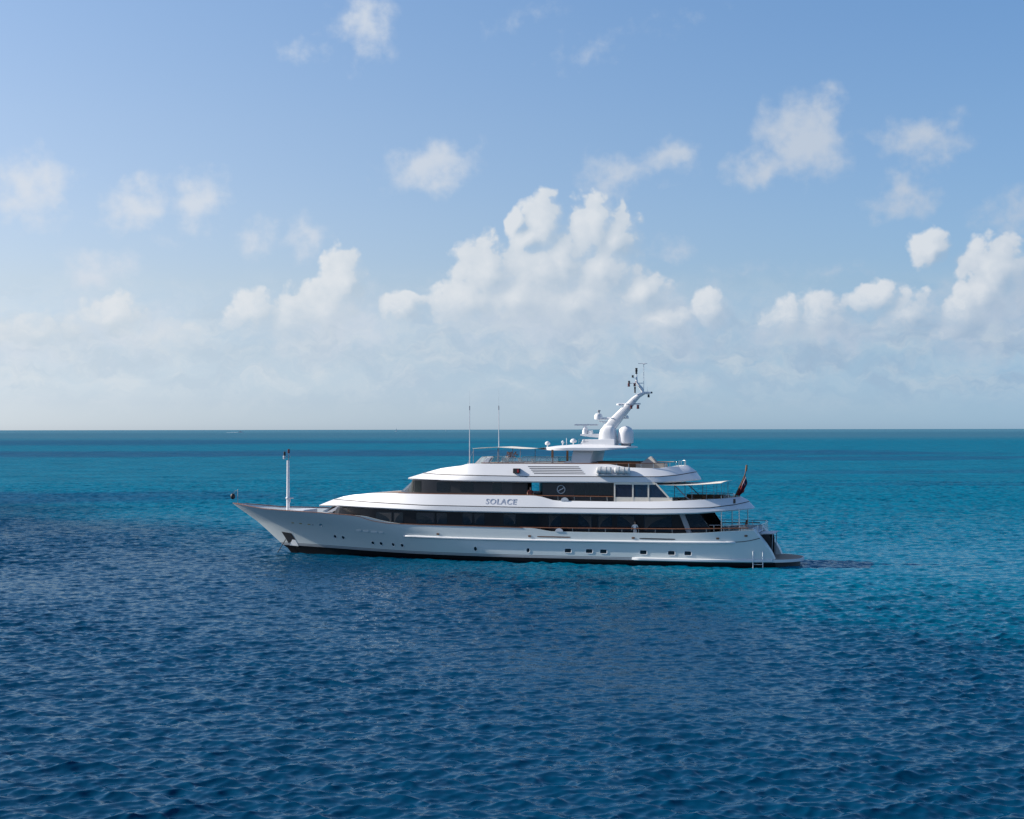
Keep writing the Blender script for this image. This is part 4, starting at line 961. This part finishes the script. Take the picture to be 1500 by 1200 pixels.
# flowering plant beside the aerial
t = empty('potted_plant', 'potted plant with pale pink blossoms on the sun deck under the forward awning', 'plant', at(29.0, -0.3, 8.33), -PSI)
mb = MB(); mb.lathe([(.18, 0), (.26, .45), (.22, .45), (.2, .4)], (0, 0, 0), 14); mb.build('pot', CUSHION, t)
mb = MB(); rg = random.Random(3)
for i in range(7): a = rg.random() * 6.28; mb.tube([(0, 0, .3), (.15 * math.cos(a), .15 * math.sin(a), .8), (.55 * math.cos(a), .5 * math.sin(a), 1.15 + rg.random() * .35)], 0.01, 5)
mb.build('stem', mat('plant_green', (0.05, 0.09, 0.03), 0.7), t)
mb = MB()
for i in range(26): a = rg.random() * 6.28; q = .25 + .35 * rg.random(); mb.ball((q * math.cos(a), q * math.sin(a), 1.05 + .5 * rg.random()), 0.07 + .04 * rg.random(), 5)
mb.build('blossom', mat('pink_petal', (0.72, 0.58, 0.60), 0.8), t)
# life rafts on the coaming
def raft():
    t = empty('life_raft', 'x', 'life raft', (0, 0, 0), 0, 'life raft canisters on the sun deck side')
    mb = MB(); prof = [(.02, -.68), (.26, -.66), (.31, -.6)]
    for x in np.linspace(-.55, .55, 12): prof += [(.31, x), (.335, x + .02), (.335, x + .05), (.31, x + .07)]
    prof += [(.31, .64), (.26, .68), (.02, .70)]
    mb.lathe(prof, (0, 0, .34), 20, axis='x'); mb.build('canister', mat('raft_shell', (0.62, 0.63, 0.62), 0.6, var=0.15, vscale=6), t)
    for x in (-.42, .42): mb = MB(); mb.box(x - .04, x + .04, -.3, .3, 0, .14); mb.build('cradle', GREY, t)
    for x in (-.25, .25): mb = MB(); mb.tube([(x, .345 * math.cos(a), .34 + .345 * math.sin(a)) for a in np.linspace(0, 6.283, 20)], .018, 5, cap=False); mb.build('strap', GREY, t)
    return t
rf = raft(); rf.location = at(38.6, -3.98, 7.98); rf.rotation_euler = (0, 0, -PSI); rf['label'] = 'ribbed white life raft canister on the sun deck side, the one nearer the louvres'
dup(rf, at(40.25, -3.98, 7.98), -PSI, 'ribbed white life raft canister on the sun deck side, the one nearer the stern')
mb = MB(); mb.box(37.9, 41.0, -4.25, -3.7, 7.93, 7.985); part(mb, 'raft_shelf', WHITE)
# red ensign on its raked staff
fl = empty('ensign', 'dark red ensign hanging limp from a raked staff at the upper deck stern', 'flag', at(49.6, -0.1, 5.9), -PSI)
mb = MB(); mb.tube([(0, 0, -.2), (.9, 0, 1.75), (1.12, 0, 2.55)], [.05, .045, .035], 8); mb.ball((1.14, 0, 2.62), .09, 6); mb.tube([(1.09, 0, 2.35), (1.15, 0, 2.9)], .085, 8); mb.build('staff', BROWN, fl)
def flag_mat():
    M = bpy.data.materials.new('ensign_cloth'); M.use_nodes = True; T = NT(M.node_tree); b = T.n['Principled BSDF']
    co = T.new('ShaderNodeTexCoord').outputs['UV']; x, y, z = T.sep(co)[:3]
    c = T.mix(T.math('MULTIPLY', T.math('GREATER_THAN', y, 0.55), T.math('LESS_THAN', x, 0.5)), (0.17, 0.014, 0.02, 1), (0.012, 0.016, 0.05, 1))
    cr1 = T.math('LESS_THAN', T.math('ABSOLUTE', T.math('SUBTRACT', x, 0.25)), 0.035); can = T.math('MULTIPLY', T.math('GREATER_THAN', y, 0.55), T.math('LESS_THAN', x, 0.5))
    cr2 = T.math('LESS_THAN', T.math('ABSOLUTE', T.math('SUBTRACT', y, 0.77)), 0.04)
    c = T.mix(T.math('MULTIPLY', T.math('MAXIMUM', cr1, cr2), can), c, (0.25, 0.17, 0.2, 1))
    T.put(b.inputs['Base Color'], c); b.inputs['Roughness'].default_value = 0.9
    return M
rows = []; uvs = []
for i in range(25):
    u = i / 24; row = []
    for j in range(15):
        v = j / 14      # v along staff from low to high, u across the cloth
        hs = Vector((.08 + .95 * v, 0, .18 + 2.05 * v))
        drop = u * 1.75; q = Vector((hs.x + 0.16 * math.sin(math.pi * u) - 0.10 * u * v + 0.34 * u * (1 - v) + 0.04 * math.sin(9 * u + 3 * v), 0.16 * math.sin(11 * u + 2 * v) * (0.3 + u), hs.z - drop * (0.06 + 0.94 * v)))
        if u == 0: q = hs
        row.append(q)
    rows.append(row)
mb = MB(); mb.grid(rows); fo = mb.build('cloth', flag_mat(), fl, smooth=60)
uvl = fo.data.uv_layers.new(name='uv'); key = {tuple(round(c, 4) for c in rows[i][j]): (i / 24, j / 14) for i in range(25) for j in range(15)}
for lp in fo.data.loops:
    uvl.data[lp.index].uv = key.get(tuple(round(c, 4) for c in fo.data.vertices[lp.vertex_index].co), (0.8, 0.2))
# black day-signal ball at the bow
t = empty('anchor_ball', 'black round anchor ball hanging ahead of the bow jackstaff', 'signal ball', at(0.1, 0, 5.42), -PSI)
mb = MB(); mb.ball((-.1, 0, 0), .30, 10, sq=(.8, .8, 1)); mb.build('ball', BLACK, t)
mb = MB(); mb.tube([(-.1, 0, .28), (.3, 0, .57)], .012, 5); mb.build('halyard', GREY, t)
# anchor chain
t = empty('anchor_chain', 'dark anchor chain slanting from the bow pocket into the sea', 'chain', at(5.9, -hull_y(5.9, 1.3) - 0.05, 1.3), -PSI)
mb = MB(); a0 = Vector((0, 0, 0)); a1 = Vector((-1.05, -.25, -1.75)); nl = 34
for i in range(nl):
    p = a0.lerp(a1, i / nl); q = a0.lerp(a1, (i + 1.25) / nl); mb.tube([p, q], 0.042 if i % 2 else 0.03, 6)
mb.build('links', BLACK, t)
# watercraft stowed in the stern garage
t = empty('jet_ski', 'small dark red watercraft stowed in the open stern garage', 'jet ski', at(51.9, -0.2, 0.72), -PSI + math.radians(90))
mb = MB(); rws = []
for u in np.linspace(0, 1, 16):
    w = .48 * (1 - (max(0, u - .45) / .56) ** 2); h = .55 + .15 * u
    rws.append([(-1.3 + 2.5 * u, y * w, .25 + h * (1 - abs(y) ** 3) * (.6 + .4 * math.sin(u * 3.1))) for y in np.linspace(-1, 1, 11)])
mb.grid(rws); lo = [[(p[0], p[1] * .7, .12) for p in r] for r in rws]; mb.grid(lo); mb.grid([[r[0] for r in rws], [r[0] for r in lo]]); mb.grid([[r[-1] for r in rws], [r[-1] for r in lo]]); mb.grid([rws[0], lo[0]]); mb.build('hull', mat('dark_red_shell', (0.22, 0.02, 0.03), 0.3), t)
mb = MB(); mb.box(-1.0, .2, -.2, .2, .75, 1.0); mb.build('saddle', BLACK, t, bevel=0.08)
mb = MB(); mb.tube([(.35, 0, .8), (.2, 0, 1.15)], .06, 8); mb.tube([(.2, -.35, 1.15), (.2, .35, 1.15)], .03, 6); mb.build('handlebar', BLACK, t)
mb = MB(); mb.box(-1.1, -.9, -.35, .35, 0, .2); mb.box(.4, .6, -.3, .3, 0, .2); mb.build('cradle', GREY, t)

# ---- people
def person(label, s, y, z, face, shirt, legs, hair, pose):
    t = empty('person', label, 'person', at(s, y, z), face)
    J = {'pel': (0, 0, .95), 'bel': (.01, 0, 1.08), 'che': (0, 0, 1.30), 'nk': (.0, 0, 1.47), 'hd0': (.02, 0, 1.55), 'hd1': (.025, 0, 1.66), 'hd2': (.01, 0, 1.745)}
    R_ = {'pel': (.13, .17), 'bel': (.11, .145), 'che': (.12, .18), 'nk': (.055, .055), 'hd0': (.068, .062), 'hd1': (.095, .078), 'hd2': (.06, .055)}
    E_ = [('pel', 'bel'), ('bel', 'che'), ('che', 'nk'), ('nk', 'hd0'), ('hd0', 'hd1'), ('hd1', 'hd2')]
    for sg, n in ((-1, 'r'), (1, 'l')):
        J['hip' + n] = (0, sg * .09, .90); J['kn' + n] = (.03, sg * .10, .50); J['an' + n] = (0, sg * .10, .08); J['to' + n] = (.17, sg * .12, .035)
        R_['hip' + n] = (.09, .09); R_['kn' + n] = (.058, .058); R_['an' + n] = (.04, .04); R_['to' + n] = (.03, .04)
        J['sh' + n] = (0, sg * .19, 1.40); R_['sh' + n] = (.058, .058)
        e, w = pose[n]; J['el' + n] = (e[0], sg * e[1], e[2]); J['wr' + n] = (w[0], sg * w[1], w[2]); R_['el' + n] = (.042, .042); R_['wr' + n] = (.028, .03)
        d = (Vector(J['wr' + n]) - Vector(J['el' + n])).normalized(); J['ha' + n] = tuple(Vector(J['wr' + n]) + d * .09); R_['ha' + n] = (.02, .038)
        E_ += [('pel', 'hip' + n), ('hip' + n, 'kn' + n), ('kn' + n, 'an' + n), ('an' + n, 'to' + n), ('che', 'sh' + n), ('sh' + n, 'el' + n), ('el' + n, 'wr' + n), ('wr' + n, 'ha' + n)]
    ks = list(J); me = bpy.data.meshes.new('body'); me.from_pydata([J[k] for k in ks], [(ks.index(a), ks.index(b)) for a, b in E_], [])
    o = bpy.data.objects.new('tmp', me); COL.objects.link(o)
    o.modifiers.new('skin', 'SKIN'); o.modifiers.new('sub', 'SUBSURF').levels = 2
    if not me.skin_vertices: bpy.context.view_layer.objects.active = o; bpy.ops.mesh.customdata_skin_add()
    for k, sv in zip(ks, me.skin_vertices[0].data): sv.radius = R_[k]; sv.use_root = (k == 'pel')
    dg = bpy.context.evaluated_depsgraph_get(); m2 = bpy.data.meshes.new_from_object(o.evaluated_get(dg)); bpy.data.objects.remove(o)
    bm = bmesh.new(); bm.from_mesh(m2)
    # fingers and face grown into the same mesh
    ex = MB()
    for sg, n in ((-1, 'r'), (1, 'l')):
        h = Vector(J['ha' + n]); d = (h - Vector(J['wr' + n])).normalized(); a = Vector((1, 0, 0)) if abs(d.x) < .7 else Vector((0, 0, 1)); side = (a - d * a.dot(d)).normalized(); nrm_ = d.cross(side)
        for i, L in enumerate((.075, .085, .08, .06)):
            b0 = h + side * (.027 - .018 * i); ex.tube([b0 - d * .02, b0 + d * L * .5 + nrm_ * .008 * sg, b0 + d * L + nrm_ * .03 * sg], [.009, .0085, .006], 6)
        b0 = Vector(J['wr' + n]) + d * .04 + side * .025; ex.tube([b0, b0 + side * .03 + d * .03, b0 + side * .035 + d * .065], [.011, .01, .007], 6)
    ex.ball((.118, 0, 1.635), .016, 5, sq=(1, .8, 1.5))
    for sg in (-1, 1): ex.ball((.02, sg * .082, 1.64), .022, 5, sq=(.7, .4, 1.3)); ex.ball((.098, sg * .032, 1.66), .013, 5)
    ex.ball((.103, 0, 1.592), .017, 5, sq=(.4, 1.4, .35))
    tm = bpy.data.meshes.new('tm'); tm.from_pydata(ex.v, [], ex.f); bm.from_mesh(tm); bm.to_mesh(m2); bm.free(); bpy.data.meshes.remove(tm)
    for q in (SKIN, shirt, legs): m2.materials.append(q)
    for p in m2.polygons:
        c = p.center; arm = abs(c.y) > .22 and c.z < 1.22
        p.material_index = 0 if (c.z > 1.45 or arm) else (1 if c.z > .93 else 2 if c.z > .06 else 0); p.use_smooth = True
    b = bpy.data.objects.new('body', m2); COL.objects.link(b); b.parent = t
    mb = MB(); mb.ball((-.012, 0, 1.69), .105, 8, sq=(.98, .86, .86)); mb.ball((-.05, 0, 1.60), .075, 7, sq=(.8, 1.0, 1.2)); mb.build('hair', hair, t)
    return t
person('person in white clothes with dark hair standing at the main deck railing', 41.35, -3.72, 2.1, -PSI - math.radians(100), SHIRT, SHIRT, HAIR,
       {'r': ((.10, .27, 1.18), (.30, .2, 1.08)), 'l': ((.05, .30, 1.15), (.28, .24, 1.07))})
person('person in a dark red top standing in the open side doorway of the upper deck', 31.7, -3.72, 5.05, -PSI - math.radians(60), mat('maroon_cotton', (0.16, 0.035, 0.03), 0.9), BLUE, HAIR,
       {'r': ((.02, .28, 1.14), (.12, .27, .92)), 'l': ((.0, .28, 1.14), (.10, .28, .90))})

# ------------------------------------------------------------------ far-off boats on the horizon
def sailboat(label, x, y, h, rz):
    t = empty('sailing_boat', label, 'sailboat', (x, y, 0), rz, 'sailing boats on the horizon')
    L = h * .72; mb = MB(); rws = []
    for u in np.linspace(0, 1, 14):
        w = .14 * L * (1 - (abs(u - .42) / .58) ** 2.2 if u > .42 else 1 - .35 * ((.42 - u) / .42) ** 2); w = max(w, .01)
        rws.append([(-L / 2 + u * L, a * w * (1 if k else .55), z) for k, (a, z) in enumerate(((-1, -.3), (-1, .09 * L), (1, .09 * L), (1, -.3)))])
    mb.grid(rws); mb.grid([rws[0], [(p[0], 0, p[2]) for p in rws[0]]]); mb.build('hull', WHITE, t)
    mb = MB(); mb.tube([(.05 * L, 0, .05 * L), (.05 * L, 0, h)], .012 * h, 8); mb.build('mast', LIGHTGREY, t)
    def sail(pts, nm):
        m_ = MB(); r = []
        for v in np.linspace(0, .98, 10):
            a = Vector(pts[0]).lerp(Vector(pts[2]), v); b = Vector(pts[1]).lerp(Vector(pts[2]), v); r.append([a.lerp(b, q) + Vector((0, .06 * L * math.sin(math.pi * q) * (1 - v), 0)) for q in np.linspace(0, 1, 7)])
        m_.grid(r); m_.grid([[p + Vector((0, .03, 0)) for p in q] for q in r]); m_.build(nm, SHIRT, t)
    sail([(.03 * L, 0, .16 * L), (-.42 * L, 0, .17 * L), (.03 * L, 0, h * .97)], 'mainsail'); sail([(.07 * L, 0, .15 * L), (.47 * L, 0, .12 * L), (.06 * L, 0, h * .85)], 'jib')
sailboat('tiny white sailing boat on the horizon left of the whip aerials, taller of the two', (580.5 - 750) / FPX * 9000, 9000, 22, math.radians(65))
sailboat('tiny faint sailing boat on the horizon nearest the forward whip aerial, smaller of the two', (653 - 750) / FPX * 11500, 11500, 16, math.radians(80))
D_ = 6500
t = empty('motor_cruiser', 'small white motor cruiser speeding along the horizon at left, trailing a wake', 'motorboat', ((352.5 - 750) / FPX * D_, D_, 0), 0)
mb = MB(); rws = []
for u in np.linspace(0, 1, 14):
    w = 2.6 * (1 - max(0, (u - .5) / .5) ** 2.2); w = max(w, .02); rws.append([(-11 + 23 * u, a * w * (.7 if z < 0 else 1), z + (1.2 * u if z > 0 else 0)) for a, z in ((-1, -.4), (-1, 2.0), (1, 2.0), (1, -.4))])
mb.grid(rws); mb.grid([[rws[0][0], rws[0][1]], [rws[0][3], rws[0][2]]]); mb.build('hull', WHITE, t)
mb = MB(); mb.prism([(-7, 2.0), (5.5, 2.6), (3.0, 4.6), (-6, 4.6)], -2.0, 2.0, lean=.08, zref=2); mb.build('cabin', WHITE, t, bevel=.1)
mb = MB(); mb.prism([(-5.5, 3.2), (4.2, 3.4), (3.3, 4.2), (-5.3, 4.2)], -2.06, 2.06, lean=.05, zref=2); mb.build('window', PANE, t)
mb = MB(); mb.prism([(-4, 4.6), (1.5, 4.6), (.5, 6.3), (-3.5, 6.3)], -1.4, 1.4); mb.tube([(-1, 0, 6.3), (-1.6, 0, 8.5)], .12, 6); mb.build('flybridge', LIGHTGREY, t, bevel=.1)
def foam_mat():
    M = bpy.data.materials.new('sea_foam'); M.use_nodes = True; T = NT(M.node_tree); b = T.n['Principled BSDF']
    co = T.new('ShaderNodeTexCoord').outputs['Object']; nz = T.noise(co, 0.25, 5, .65).outputs['Fac']
    T.put(b.inputs['Base Color'], T.mix(T.sstep(nz, .4, .6), (0.25, 0.42, 0.5, 1), (0.75, 0.78, 0.8, 1))); b.inputs['Roughness'].default_value = .8
    return M
mb = MB(); rg = random.Random(5); rws = []
for u in np.linspace(0, 1, 60):
    w = 2.5 + 9 * u; rws.append([(-9 - 55 * u, v * w + rg.uniform(-.6, .6), .15 + (1.1 * (1 - u) + .25) * max(0, (1 - abs(abs(v) - .6) * 2)) * rg.uniform(.5, 1.2)) for v in np.linspace(-1, 1, 17)])
mb.grid(rws); wk = mb.build('wake', foam_mat()); wk.location = t.location; wk.rotation_euler = t.rotation_euler
tag(wk, 'white foam wake trailing left behind the motor cruiser on the horizon', 'wake', kind='stuff')
